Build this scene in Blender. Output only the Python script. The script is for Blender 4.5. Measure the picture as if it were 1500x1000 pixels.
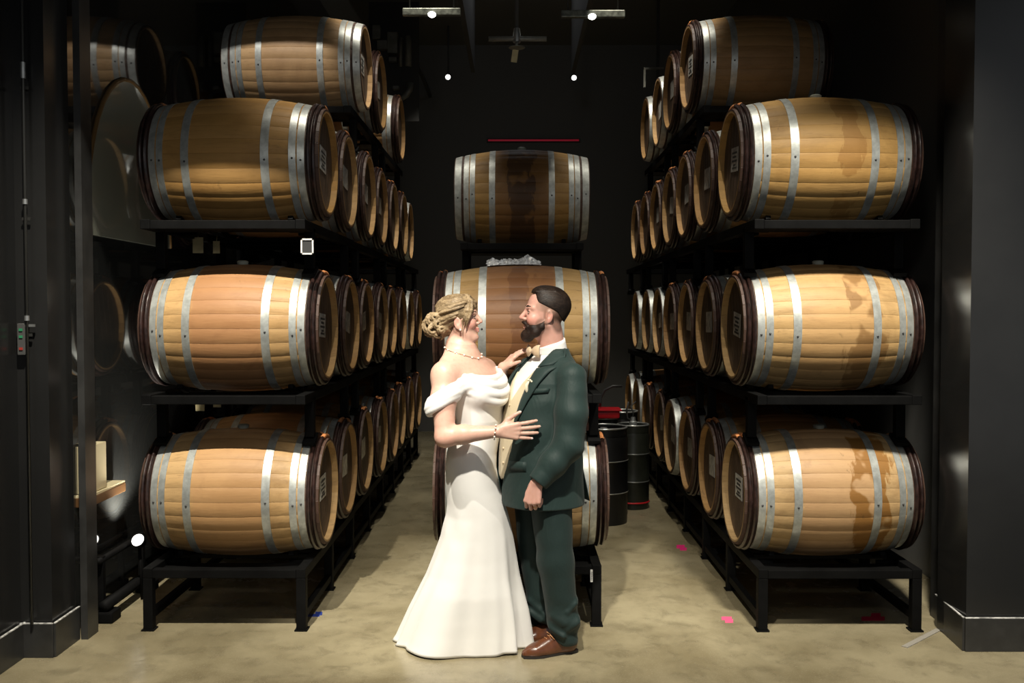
import bpy, bmesh, math, random
import numpy as np
from mathutils import Vector, Matrix

for _o in list(bpy.data.objects):
    bpy.data.objects.remove(_o)
scene = bpy.context.scene
COL = scene.collection
PI = math.pi
rnd = random.Random(7)

# ------------------------------------------------------------------ camera
CAM_H = 1.67
FPX = 1400.0
PITCH = math.atan(45.0 / FPX)
YAW = math.atan(5.0 / FPX)
cam_d = bpy.data.cameras.new('camera')
cam_d.sensor_width = 36.0
cam_d.lens = FPX / 1500.0 * 36.0
cam_d.clip_start = 0.05
cam = bpy.data.objects.new('camera', cam_d)
cam.location = (0, 0, CAM_H)
cam.rotation_euler = (PI / 2 - PITCH, 0, YAW)
COL.objects.link(cam)
scene.camera = cam

# ------------------------------------------------------------------ world, lamps, exposure
world = bpy.data.worlds.new('world')
scene.world = world
world.use_nodes = True
world.node_tree.nodes['Background'].inputs[0].default_value = (0.92, 0.96, 1.0, 1)
world.node_tree.nodes['Background'].inputs[1].default_value = 0.34
scene.view_settings.view_transform = 'Standard'
scene.view_settings.look = 'None'
scene.view_settings.gamma = 1.0
scene.view_settings.use_curve_mapping = False
scene.view_settings.exposure = 0.0


def lamp(name, kind, loc, target, power, color, size=0.1, spot=60, blend=0.3):
    d = bpy.data.lights.new(name, kind)
    d.energy = power
    d.color = color
    if kind == 'SPOT':
        d.spot_size = math.radians(spot)
        d.spot_blend = blend
        d.shadow_soft_size = size
    elif kind == 'AREA':
        d.size = size
    else:
        d.shadow_soft_size = size
    o = bpy.data.objects.new(name, d)
    o.location = loc
    v = Vector(target) - Vector(loc)
    o.rotation_euler = v.to_track_quat('-Z', 'Y').to_euler()
    COL.objects.link(o)
    return o


WARM = (1.0, 0.93, 0.80)
# track spots on the ceiling of the room in front of the barrel store
lamp('track_spot_stack_a', 'SPOT', (-1.30, 2.90, 4.75), (-1.50, 5.0, 0.65), 1450, WARM, 0.02, 46, 1.0)
lamp('track_spot_stack_b', 'SPOT', (1.45, 2.90, 4.75), (1.66, 5.0, 0.65), 1450, WARM, 0.16, 46, 1.0)
lamp('track_spot_middle', 'SPOT', (-0.30, 1.85, 4.45), (0.0, 4.70, 0.85), 1230, WARM, 0.06, 34, 0.9)
# rows of downlights over the two aisles
for _i, _y in enumerate((4.75, 6.35, 7.95, 9.5)):
    lamp('aisle_spot_a%d' % _i, 'SPOT', (-0.74, _y, 5.15), (-0.88, _y + 1.45, 1.5), 240, WARM, 0.04, 44, 0.8)
    lamp('aisle_spot_b%d' % _i, 'SPOT', (0.90, _y, 5.15), (1.03, _y + 1.45, 1.5), 240, WARM, 0.04, 44, 0.8)
lamp('top_barrel_fill', 'SPOT', (-1.95, 4.9, 4.95), (-1.75, 6.55, 3.35), 200, (1.0, 0.95, 0.88), 0.03, 30, 0.5)  # spot added to brighten the pale top-tier barrel
# added frontal fill, added fill to lift blacks, uplight by the polished wall
lamp('front_fill', 'SPOT', (0.0, 0.4, 3.4), (0.0, 5.0, 0.9), 60, (1.0, 0.95, 0.87), 0.2, 80, 0.8)
lamp('black_lift_fill', 'POINT', (0.0, 9.2, 5.1), (0, 8, 0), 8, (0.95, 0.97, 1.0), 0.3)
lamp('wall_uplight', 'SPOT', (-2.17, 5.40, 0.42), (-2.16, 5.75, 2.4), 60, (1.0, 0.95, 0.85), 0.03, 120, 0.6)


def at(px, py, Y):
    """metres of the point seen at a photograph pixel, at distance Y from the camera"""
    dx, dy = (px - 750.0) / FPX, (500.0 - py) / FPX
    f = Vector((0, math.cos(PITCH), -math.sin(PITCH)))
    u = Vector((0, math.sin(PITCH), math.cos(PITCH)))
    d = f + u * dy + Vector((1, 0, 0)) * dx
    d.rotate(Matrix.Rotation(YAW, 3, 'Z'))
    return Vector((0, 0, CAM_H)) + d * (Y / d.y)


# ------------------------------------------------------------------ small helpers
def link_mesh(name, verts, faces, mat=None, parent=None, smooth=False, edges=()):
    me = bpy.data.meshes.new(name)
    me.from_pydata([tuple(v) for v in verts], list(edges), [tuple(f) for f in faces])
    if smooth:
        me.polygons.foreach_set('use_smooth', [True] * len(me.polygons))
    if mat is not None:
        me.materials.append(mat)
    me.update()
    return link_data(name, me, parent)


def link_data(name, me, parent=None):
    o = bpy.data.objects.new(name, me)
    COL.objects.link(o)
    if parent is not None:
        o.parent = parent
    return o


def link_bm(name, bm, mat=None, parent=None, smooth=False, sharp=None):
    me = bpy.data.meshes.new(name)
    bmesh.ops.recalc_face_normals(bm, faces=bm.faces[:])
    bm.to_mesh(me)
    bm.free()
    if smooth:
        me.polygons.foreach_set('use_smooth', [True] * len(me.polygons))
        if sharp:
            me.set_sharp_from_angle(angle=math.radians(sharp))
    if mat is not None:
        me.materials.append(mat)
    return link_data(name, me, parent)


def tag(o, label=None, cat=None, group=None, kind=None):
    if label:
        o['label'] = label
    if cat:
        o['category'] = cat
    if group:
        o['group'] = group
    if kind:
        o['kind'] = kind
    return o


def empty(name, loc=(0, 0, 0), rz=0.0):
    o = bpy.data.objects.new(name, None)
    o.empty_display_size = 0.1
    o.location = loc
    o.rotation_euler = (0, 0, rz)
    COL.objects.link(o)
    return o


def copy_tree(o, parent=None):
    c = o.copy()
    COL.objects.link(c)
    c.parent = parent
    for ch in list(o.children):
        copy_tree(ch, c)
    return c


def bm_box(bm, c, s, rot=None, bevel=0.0):
    r = bmesh.ops.create_cube(bm, size=1.0)
    vs = r['verts']
    bmesh.ops.scale(bm, vec=s, verts=vs)
    if bevel > 0:
        es = list({e for v in vs for e in v.link_edges})
        b = bmesh.ops.bevel(bm, geom=es, offset=bevel, segments=2, profile=0.6, affect='EDGES')
        vs = list({v for f in b['faces'] for v in f.verts} | {v for v in vs if v.is_valid})
    if rot is not None:
        bmesh.ops.rotate(bm, cent=(0, 0, 0), matrix=rot, verts=vs)
    bmesh.ops.translate(bm, vec=c, verts=vs)
    return vs


def box(name, c, s, mat, parent=None, rot=None, bevel=0.0):
    bm = bmesh.new()
    bm_box(bm, c, s, rot, bevel)
    return link_bm(name, bm, mat, parent)


def tube_data(pts, rad, seg=10, closed=False, cap=True):
    """swept tube along points; rad is a number or one per point"""
    pts = [Vector(p) for p in pts]
    n = len(pts)
    rads = rad if isinstance(rad, (list, tuple)) else [rad] * n
    vs, fs = [], []
    prev = None
    for i, p in enumerate(pts):
        if closed:
            t = (pts[(i + 1) % n] - pts[i - 1]).normalized()
        else:
            t = (pts[min(i + 1, n - 1)] - pts[max(i - 1, 0)]).normalized()
        if prev is None:
            a = Vector((0, 0, 1)) if abs(t.z) < 0.9 else Vector((1, 0, 0))
            u = t.cross(a).normalized()
        else:
            u = (prev - t * prev.dot(t)).normalized()
        prev = u
        w = t.cross(u)
        for k in range(seg):
            a = 2 * PI * k / seg
            vs.append(p + (u * math.cos(a) + w * math.sin(a)) * rads[i])
    m = n if closed else n - 1
    for i in range(m):
        j = (i + 1) % n
        for k in range(seg):
            l = (k + 1) % seg
            fs.append((i * seg + k, i * seg + l, j * seg + l, j * seg + k))
    if cap and not closed:
        fs.append(tuple(reversed(range(seg))))
        fs.append(tuple(range((n - 1) * seg, n * seg)))
    return vs, fs


def tube(name, pts, rad, mat, parent=None, seg=10, closed=False):
    v, f = tube_data(pts, rad, seg, closed)
    return link_mesh(name, v, f, mat, parent, smooth=True)


def lathe_data(prof, seg=32, axis='Z', a0=0.0, a1=2 * PI):
    """profile of (radius, height) turned about an axis"""
    full = abs(a1 - a0 - 2 * PI) < 1e-6
    n = seg if full else seg + 1
    vs, fs = [], []
    for r, h in prof:
        for k in range(n):
            a = a0 + (a1 - a0) * k / seg
            c, s = r * math.cos(a), r * math.sin(a)
            vs.append((c, s, h) if axis == 'Z' else (h, c, s))
    m = len(prof)
    for i in range(m - 1):
        for k in range(seg):
            l = (k + 1) % n if full else k + 1
            fs.append((i * n + k, i * n + l, (i + 1) * n + l, (i + 1) * n + k))
    return vs, fs


def lathe(name, prof, mat, parent=None, seg=32, axis='Z', sharp=35):
    v, f = lathe_data(prof, seg, axis)
    bm = bmesh.new()
    bv = [bm.verts.new(p) for p in v]
    for q in f:
        bm.faces.new([bv[i] for i in q])
    bmesh.ops.remove_doubles(bm, verts=bm.verts[:], dist=1e-6)
    return link_bm(name, bm, mat, parent, smooth=True, sharp=sharp)


# ------------------------------------------------------------------ materials
class NT:
    def __init__(self, name):
        self.m = bpy.data.materials.new(name)
        self.m.use_nodes = True
        self.t = self.m.node_tree
        self.b = self.t.nodes['Principled BSDF']

    def n(self, kind, **kw):
        x = self.t.nodes.new(kind)
        for k, v in kw.items():
            setattr(x, k, v)
        return x

    def link(self, a, b):
        self.t.links.new(a, b)

    def set(self, x, key, v):
        if hasattr(v, 'is_linked') or isinstance(v, bpy.types.NodeSocket):
            self.link(v, x.inputs[key])
        else:
            x.inputs[key].default_value = v

    def math(self, op, a, b=None, clamp=False):
        x = self.n('ShaderNodeMath', operation=op, use_clamp=clamp)
        self.set(x, 0, a)
        if b is not None:
            self.set(x, 1, b)
        return x.outputs[0]

    def mix(self, f, a, b, mode='MIX'):
        x = self.n('ShaderNodeMix', data_type='RGBA', blend_type=mode)
        self.set(x, 'Factor', f)
        self.set(x, 6, a if not isinstance(a, tuple) else (*a[:3], 1))
        self.set(x, 7, b if not isinstance(b, tuple) else (*b[:3], 1))
        return x.outputs[2]

    def ramp(self, f, lo, hi):
        x = self.n('ShaderNodeMapRange', interpolation_type='SMOOTHSTEP')
        self.set(x, 'Value', f)
        x.inputs['From Min'].default_value = lo
        x.inputs['From Max'].default_value = hi
        return x.outputs['Result']

    def noise(self, vec, scale, detail=3, rough=0.5, dist=0.0):
        x = self.n('ShaderNodeTexNoise')
        if vec is not None:
            self.link(vec, x.inputs['Vector'])
        x.inputs['Scale'].default_value = scale
        x.inputs['Detail'].default_value = detail
        x.inputs['Roughness'].default_value = rough
        x.inputs['Distortion'].default_value = dist
        return x.outputs['Fac']

    def coords(self, obj=None, which='Object'):
        x = self.n('ShaderNodeTexCoord')
        if obj is not None:
            x.object = obj
        return x.outputs[which]

    def mapping(self, vec, scale=(1, 1, 1), loc=(0, 0, 0)):
        x = self.n('ShaderNodeMapping')
        self.link(vec, x.inputs['Vector'])
        x.inputs['Scale'].default_value = scale
        x.inputs['Location'].default_value = loc
        return x.outputs[0]

    def sep(self, vec):
        x = self.n('ShaderNodeSeparateXYZ')
        self.link(vec, x.inputs[0])
        return x.outputs

    def bump(self, h, strength=0.2, dist=0.01):
        x = self.n('ShaderNodeBump')
        x.inputs['Strength'].default_value = strength
        x.inputs['Distance'].default_value = dist
        self.link(h, x.inputs['Height'])
        self.link(x.outputs[0], self.b.inputs['Normal'])

    def out(self, color=None, rough=None, metal=None, spec=None, **kw):
        for k, v in (('Base Color', color), ('Roughness', rough), ('Metallic', metal), ('Specular IOR Level', spec)):
            if v is None:
                continue
            if isinstance(v, tuple):
                v = (*v[:3], 1)
            self.set(self.b, k, v)
        for k, v in kw.items():
            self.set(self.b, k.replace('_', ' '), v)
        return self.m


def simple(name, color, rough=0.5, metal=0.0, var=0.0, scale=8.0, bump=0.0, spec=0.5, **kw):
    t = NT(name)
    c = color
    if var > 0 or bump > 0:
        co = t.coords()
        nz = t.noise(co, scale, 4, 0.6)
        if var > 0:
            lo = tuple(x * (1 - var) for x in color)
            hi = tuple(min(1, x * (1 + var)) for x in color)
            c = t.mix(t.ramp(nz, 0.3, 0.7), lo, hi)
        if bump > 0:
            t.bump(nz, bump)
    return t.out(c, rough, metal, spec, **kw)


def emitter(name, color, strength):
    t = NT(name)
    return t.out((0.02, 0.02, 0.02), 0.4, Emission_Color=(*color, 1), Emission_Strength=strength)


BL_END = 0.475


def wood(name, obj=None, tone=(0.50, 0.315, 0.13), tone2=(0.60, 0.40, 0.19), centre=(0.47, 0.25, 0.12), centre_f=0.5,
         drip=0.0, drip_x=0.0, drip_w=0.12, drip_col=(0.23, 0.10, 0.02), seed=0.0, dirt=0.5):
    tone, tone2, centre = ((q[0] * 0.84, q[1] * 0.76, q[2] * 0.66) for q in (tone, tone2, centre))
    t = NT(name)
    co = t.coords(obj)
    mv = t.mapping(co, (1, 1, 1), (seed, seed * 0.7, seed * 1.3))
    x, y, z = t.sep(co)
    ax = t.math('ABSOLUTE', x)
    g1 = t.noise(t.mapping(mv, (2.2, 16, 16)), 1.0, 5, 0.65, 0.4)
    g2 = t.noise(t.mapping(mv, (9, 90, 90)), 1.0, 4, 0.7)
    info = t.n('ShaderNodeObjectInfo').outputs['Random']
    base = t.mix(t.math('ADD', t.math('MULTIPLY', info, 0.75), t.math('MULTIPLY', g1, 0.45)), tone, tone2)
    base = t.mix(t.math('MULTIPLY', t.ramp(g1, 0.45, 0.75), 0.55), base, tuple(c * 0.55 for c in tone))
    base = t.mix(t.math('MULTIPLY', t.ramp(g2, 0.52, 0.72), 0.45), base, tuple(c * 0.45 for c in tone))
    wz = t.noise(mv, 3.0, 5, 0.65, 0.5)
    base = t.mix(t.math('MULTIPLY', t.ramp(wz, 0.42, 0.72), 0.5), base, (tone[0] * 0.50, tone[1] * 0.42, tone[2] * 0.36))
    # stave-to-stave cast
    base = t.mix(t.math('MULTIPLY', t.ramp(info, 0.55, 1.0), 0.35), base, (0.36, 0.22, 0.09))
    # wine-tinted middle between the quarter hoops
    edge = t.math('ADD', ax, t.math('MULTIPLY', t.math('SUBTRACT', t.noise(mv, 9, 3), 0.5), 0.05))
    inner = t.math('SUBTRACT', 1.0, t.ramp(edge, 0.17, 0.215))
    base = t.mix(t.math('MULTIPLY', inner, centre_f), base, centre)
    blot = t.noise(mv, 4.2, 4, 0.6, 0.6)
    base = t.mix(t.math('MULTIPLY', t.math('MULTIPLY', inner, t.ramp(blot, 0.5, 0.7)), 0.55 * min(1, centre_f * 1.6)), base,
                 tuple(c * 0.6 for c in centre))
    if drip > 0:
        dn = t.noise(t.mapping(mv, (1, 0.35, 0.35)), 14, 4, 0.6)
        dd = t.math('ABSOLUTE', t.math('SUBTRACT', x, drip_x))
        dd = t.math('ADD', dd, t.math('MULTIPLY', t.math('SUBTRACT', dn, 0.5), 0.22))
        dm = t.math('SUBTRACT', 1.0, t.ramp(dd, drip_w * 0.85, drip_w))
        patch = t.ramp(t.noise(mv, 5.0, 3, 0.5), 0.40, 0.46)
        base = t.mix(t.math('MULTIPLY', t.math('MULTIPLY', dm, patch), drip), base, drip_col)
    dk = t.noise(t.mapping(mv, (16, 9, 9)), 1.0, 4, 0.65)
    base = t.mix(t.math('MULTIPLY', t.ramp(dk, 0.66, 0.74), dirt), base, (0.07, 0.04, 0.02))
    rad = t.math('SQRT', t.math('ADD', t.math('MULTIPLY', y, y), t.math('MULTIPLY', z, z)))
    base = t.mix(t.math('MULTIPLY', t.ramp(ax, 0.404, 0.408), t.ramp(rad, 0.276, 0.281)), base, (0.060, 0.032, 0.022))
    t.bump(g2, 0.25, 0.004)
    return t.out(base, 0.55, 0.0, 0.35)


M = {}
M['hoop'] = simple('galvanised_hoop_metal', (0.46, 0.48, 0.455), 0.42, 0.55, 0.2, 22, 0.05)
M['willow'] = simple('dark_chestnut_bark', (0.022, 0.010, 0.008), 0.35, 0, 0.6, 30, 0.3, 0.6)
M['binding'] = simple('orange_willow_binding', (0.62, 0.25, 0.09), 0.5, 0, 0.5, 60, 0.3)
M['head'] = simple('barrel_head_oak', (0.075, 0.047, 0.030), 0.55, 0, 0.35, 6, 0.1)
M['chime'] = None
M['bung'] = simple('silicone_bung', (0.30, 0.32, 0.27), 0.45)
M['paper'] = simple('label_paper', (0.55, 0.54, 0.50), 0.25, 0, 0.25, 30)
M['print'] = simple('label_print', (0.04, 0.04, 0.04), 0.5)
M['rack'] = simple('black_rack_paint', (0.005, 0.005, 0.005), 0.6, 0, 0.2, 10, 0.02, 0.06)
M['black_wall'] = simple('gloss_black_wall_paint', (0.017, 0.017, 0.0165), 0.22, 0, 0.12, 2.0, 0.02, 0.5)
M['black_base'] = simple('black_base_paint', (0.03, 0.03, 0.029), 0.35, 0, 0.3, 6, 0.05)
M['matte_black'] = simple('matte_black', (0.07, 0.07, 0.067), 0.8, spec=0.2)
M['store_black'] = simple('store_wall_black', (0.15, 0.15, 0.143), 0.85, spec=0.15)
M['mirror_black'] = simple('polished_black_panel', (0.022, 0.023, 0.022), 0.04, 0, 0, 1, 0, 1.0, IOR=1.9)
M['scuff'] = simple('white_scuffed_edge', (0.5, 0.5, 0.48), 0.6, 0, 0.6, 40)
M['steel'] = simple('dull_steel', (0.42, 0.43, 0.42), 0.35, 0.8, 0.2, 12)
M['grey_metal'] = simple('grey_conduit_paint', (0.22, 0.22, 0.19), 0.45, 0.2, 0.2, 9)
M['tag_paper'] = simple('kraft_tag_paper', (0.50, 0.42, 0.22), 0.6, 0, 0.15, 15)
M['lens'] = emitter('lens_and_glint_glow', (1.0, 0.97, 0.9), 6.0)


def floor_material():
    t = NT('polished_concrete')
    co = t.coords()
    a = t.noise(co, 1.1, 5, 0.6, 0.4)
    b = t.noise(t.mapping(co, (1, 1, 1), (4, 2, 0)), 5.5, 6, 0.7, 0.3)
    c = t.noise(co, 120, 2, 0.6)
    col = t.mix(t.ramp(a, 0.3, 0.7), (0.195, 0.162, 0.092), (0.37, 0.322, 0.205))
    col = t.mix(t.math('MULTIPLY', t.ramp(b, 0.42, 0.72), 0.55), col, (0.115, 0.095, 0.055))
    col = t.mix(t.math('MULTIPLY', t.ramp(c, 0.55, 0.75), 0.4), col, (0.42, 0.38, 0.27))
    rough = t.math('ADD', 0.10, t.math('MULTIPLY', b, 0.3))
    t.bump(t.math('ADD', b, t.math('MULTIPLY', c, 0.2)), 0.05, 0.01)
    return t.out(col, rough, 0, 0.5)


M['floor'] = floor_material()

# ------------------------------------------------------------------ the setting
BACK = 13.2
CEIL = 5.3
tag(box('floor', (0, (BACK - 5) / 2, -0.05), (11, BACK + 5, 0.1), M['floor']), 'polished tan concrete floor', kind='structure')
tag(box('ceiling', (0, (BACK - 5) / 2, CEIL + 0.06), (11, BACK + 5, 0.12), M['store_black']), 'black painted ceiling above the barrels', kind='structure')
tag(box('wall_back', (0, BACK + 0.06, CEIL / 2), (11, 0.12, CEIL), M['store_black']), 'black wall at the end of the aisles', kind='structure')
tag(box('shade_panel_4', (1.95, 3.95, 4.52), (1.6, 0.1, 1.56), M['matte_black']), 'unseen black panel dimming the stack beside the glossy pillar', kind='structure')  # unseen panel added to dim the third-tier barrel on this side
tag(box('shade_panel_5', (-1.66, 5.95, 4.66), (1.26, 0.1, 1.28), M['matte_black']), 'unseen black panel shading the top tier by the polished wall', kind='structure')  # added out of view, keeps light off the upper part of this tier
tag(box('shade_panel_6', (1.90, 5.95, 4.51), (1.44, 0.1, 1.58), M['matte_black']), 'unseen black panel shading the top tier by the glossy pillar', kind='structure')  # added out of view to keep this top tier dark
tag(box('shade_soffit_1', (-1.63, 3.95, 4.455), (1.46, 0.1, 1.69), M['matte_black']), 'unseen black soffit shading the stack beside the polished wall', kind='structure')  # unseen, placed near the spot to draw the shade line below


def pillar(name, pts, z1, label):
    """vertical prism; pts run round the plan"""
    n = len(pts)
    o = empty(name)
    tag(o, label, kind='structure')
    v = [(x, y, 0) for x, y in pts] + [(x, y, z1) for x, y in pts]
    f = [(i, (i + 1) % n, n + (i + 1) % n, n + i) for i in range(n)] + [tuple(range(n, 2 * n)), tuple(reversed(range(n)))]
    bm = bmesh.new()
    bv = [bm.verts.new(p) for p in v]
    for q in f:
        bm.faces.new([bv[i] for i in q])
    link_bm('shaft', bm, M['black_wall'], o)
    return o


# left pillar: wall coming towards the camera, then a pilaster
wl = pillar('wall_left', [(-2.385, -5), (-2.385, 4.56), (-2.235, 4.56), (-2.235, 4.80), (-3.2, 4.80), (-3.2, -5)], CEIL, 'black wall and pilaster with conduit')
wr = pillar('wall_right', [(2.215, 4.66), (4.2, 4.66), (4.2, 5.02), (2.245, 5.02), (2.215, 4.98)], CEIL, 'glossy black pillar at the aisle mouth')


tag(box('light_baffle_7', (-0.44, 7.3, 4.72), (0.04, 5.4, 1.16), M['matte_black']), 'black light baffle added over the aisle behind the bride', kind='structure')  # baffle added to stop the downlights crossing to the middle stack
tag(box('light_baffle_8', (0.60, 7.3, 4.72), (0.04, 5.4, 1.16), M['matte_black']), 'black light baffle added over the aisle of kegs', kind='structure')  # matching baffle added for the other row of downlights


def skirting(parent, pts, h, th):
    """plinth boards along a polyline, each with its scuffed pale top edge"""
    for i in range(len(pts) - 1):
        a, b = Vector((*pts[i], 0)), Vector((*pts[i + 1], 0))
        d = (b - a)
        ln = d.length
        d.normalize()
        nrm = Vector((d.y, -d.x, 0))
        c = (a + b) / 2 + nrm * th / 2
        rot = Matrix.Rotation(math.atan2(d.y, d.x), 3, 'Z')
        s = box('skirting_board', c + Vector((0, 0, h / 2)), (ln + th, th, h), M['black_base'], parent, rot, 0.003)
        bm = bmesh.new()
        bm_box(bm, c + Vector((0, 0, h + 0.002)) + nrm * (th / 2 - 0.004), (ln + th, 0.009, 0.005), rot)
        link_bm('scuffed_edge', bm, M['scuff'], s)


skirting(wl, [(-2.385, 2.2), (-2.385, 4.56), (-2.235, 4.56), (-2.235, 4.80)], 0.165, 0.02)
skirting(wr, [(2.245, 5.02), (2.215, 4.66), (4.2, 4.66)], 0.165, 0.02)
# thin jamb strips behind the pillars
tag(box('trim_2', (-2.19, 4.86, CEIL / 2), (0.035, 0.12, CEIL), M['black_base']), 'narrow black door jamb behind the pilaster', kind='structure')
tag(box('trim_3', (2.30, 5.12, CEIL / 2), (0.05, 0.16, CEIL), M['black_base']), 'narrow black jamb beside the glossy pillar', kind='structure')
# polished panel wall beside the barrels: mirrors the barrel ends
tag(box('wall_side_1', (-2.32, (4.92 + BACK) / 2, CEIL / 2), (0.06, BACK - 4.92, CEIL), M['mirror_black']), 'polished black wall mirroring the barrel ends', kind='structure')
tag(box('wall_side_2', (2.62, (5.2 + BACK) / 2, CEIL / 2), (0.06, BACK - 5.2, CEIL), M['store_black']), 'black side wall behind the barrels', kind='structure')
# ------------------------------------------------------------------ barrels
BL, RB, RH = 0.95, 0.352, 0.290
NST = 28


def br(x):
    return RB - (RB - RH) * (2 * x / BL) ** 2


def stave_geo(a_mid, vs, fs, nseg=10):
    half = PI / NST * 0.992
    ch = half * 0.07
    base = len(vs)
    th = 0.030
    for i in range(nseg + 1):
        x = -BL / 2 + BL * i / nseg
        r = br(x)
        endt = 0.010 if i in (0, nseg) else 0.0
        for a, rr in ((-half, r - 0.0011), (-half + ch, r), (half - ch, r), (half, r - 0.0011), (half, r - th + endt), (-half, r - th + endt)):
            aa = a_mid + a
            vs.append((x, rr * math.cos(aa), rr * math.sin(aa)))
    for i in range(nseg):
        for k in range(6):
            l = (k + 1) % 6
            p = base + i * 6
            fs.append((p + k, p + 6 + k, p + 6 + l, p + l))
    fs.append(tuple(base + k for k in range(6)))
    e = base + nseg * 6
    fs.append(tuple(e + k for k in reversed(range(6))))


def mesh_of(name, v, f, mat, smooth=False, sharp=None):
    me = bpy.data.meshes.new(name)
    me.from_pydata(v, [], f)
    bm = bmesh.new()
    bm.from_mesh(me)
    bmesh.ops.recalc_face_normals(bm, faces=bm.faces[:])
    bm.to_mesh(me)
    bm.free()
    if smooth:
        me.polygons.foreach_set('use_smooth', [True] * len(me.polygons))
        if sharp:
            me.set_sharp_from_angle(angle=math.radians(sharp))
    if mat:
        me.materials.append(mat)
    me.update()
    return me


def ring_mesh(name, x, w, mat, off=0.0025, th=0.003, seg=56):
    ra, rb_ = br(x - w / 2) + off, br(x + w / 2) + off
    prof = [(ra - th, x - w / 2), (ra, x - w / 2), (rb_, x + w / 2), (rb_ - th, x + w / 2), (ra - th, x - w / 2)]
    v, f = lathe_data(prof, seg, 'X')
    return mesh_of(name, v, f, mat, True, 40)


def torus_mesh(name, x, R, r, mat, a0=0, a1=2 * PI, seg=56, mseg=8):
    prof = [(R + r * math.cos(2 * PI * k / mseg), x + r * math.sin(2 * PI * k / mseg)) for k in range(mseg + 1)]
    v, f = lathe_data(prof, seg, 'X', a0, a1)
    return mesh_of(name, v, f, mat, True)


_v, _f = [], []
stave_geo(0.0, _v, _f)
STAVE = _v, _f
_v, _f = [], []
for _k in range(NST):
    stave_geo(2 * PI * _k / NST, _v, _f)
SHELL = _v, _f


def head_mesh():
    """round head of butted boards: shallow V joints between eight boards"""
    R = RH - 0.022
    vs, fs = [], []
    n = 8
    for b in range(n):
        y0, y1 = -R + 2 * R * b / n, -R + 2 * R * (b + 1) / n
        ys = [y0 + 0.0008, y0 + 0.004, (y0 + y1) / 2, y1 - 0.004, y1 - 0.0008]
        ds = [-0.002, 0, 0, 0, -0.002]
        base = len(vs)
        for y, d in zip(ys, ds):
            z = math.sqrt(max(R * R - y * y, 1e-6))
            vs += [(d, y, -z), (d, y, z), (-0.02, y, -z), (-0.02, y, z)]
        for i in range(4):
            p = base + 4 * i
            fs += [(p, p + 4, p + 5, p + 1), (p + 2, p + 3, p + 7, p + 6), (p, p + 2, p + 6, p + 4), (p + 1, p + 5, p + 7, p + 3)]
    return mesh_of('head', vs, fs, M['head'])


HEAD = head_mesh()
QX = 0.207
HOOPS = {'quarter': 0.040, 'french': 0.034, 'chime': 0.036}
ME = {}
for s in (-1, 1):
    ME['quarter', s] = ring_mesh('hoop', s * QX, 0.042, M['hoop'])
    ME['f1', s] = ring_mesh('hoop', s * 0.345, 0.036, M['hoop'])
    ME['f2', s] = ring_mesh('hoop', s * 0.388, 0.036, M['hoop'])
    ME['chime', s] = ring_mesh('hoop', s * 0.446, 0.046, M['hoop'], 0.003)
    ME['w1', s] = torus_mesh('willow_hoop', s * 0.424, br(0.424) + 0.008, 0.0115, M['willow'])
    ME['w2', s] = torus_mesh('willow_hoop', s * 0.450, br(0.45) + 0.008, 0.0115, M['willow'])
    ME['b1', s] = torus_mesh('binding', s * 0.424, br(0.424) + 0.009, 0.0135, M['binding'], PI / 2 - 0.26, PI / 2 + 0.2, 8)
    ME['b2', s] = torus_mesh('binding', s * 0.450, br(0.45) + 0.009, 0.0135, M['binding'], PI / 2 - 0.22, PI / 2 + 0.26, 8)
_v, _f = lathe_data([(0.0001, 0.024), (0.022, 0.023), (0.032, 0.017), (0.030, 0.006), (0.022, -0.02), (0.0001, -0.02)], 16)
BUNG = mesh_of('bung', _v, _f, M['bung'], True, 40)
_v, _f = lathe_data([(0.0001, 0.004), (0.004, 0.003), (0.006, 0.0), (0.006, -0.002)], 8)
RIVET = mesh_of('rivet', _v, _f, M['print'], True)
_bm = bmesh.new()
bm_box(_bm, (0, 0, 0), (0.002, 0.16, 0.13))
LABEL = bpy.data.meshes.new('paper_label')
_bm.to_mesh(LABEL)
_bm.free()
LABEL.materials.append(M['paper'])
_bm = bmesh.new()
for _i, (_w, _z) in enumerate(((0.11, 0.036), (0.08, 0.014), (0.115, -0.008), (0.06, -0.03), (0.1, -0.046))):
    bm_box(_bm, (0.0016, 0, _z), (0.001, _w, 0.011))
LPRINT = bpy.data.meshes.new('label_print')
_bm.to_mesh(LPRINT)
_bm.free()
LPRINT.materials.append(M['print'])

wood_far = [wood('oak_far_%d' % i, None, seed=3.1 * i, centre_f=0.4, tone=t1, tone2=t2) for i, (t1, t2) in enumerate((
    ((0.50, 0.315, 0.13), (0.60, 0.40, 0.19)), ((0.44, 0.27, 0.12), (0.55, 0.36, 0.17)), ((0.54, 0.36, 0.17), (0.62, 0.43, 0.22))))]
STAVE_ME = {}


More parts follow.
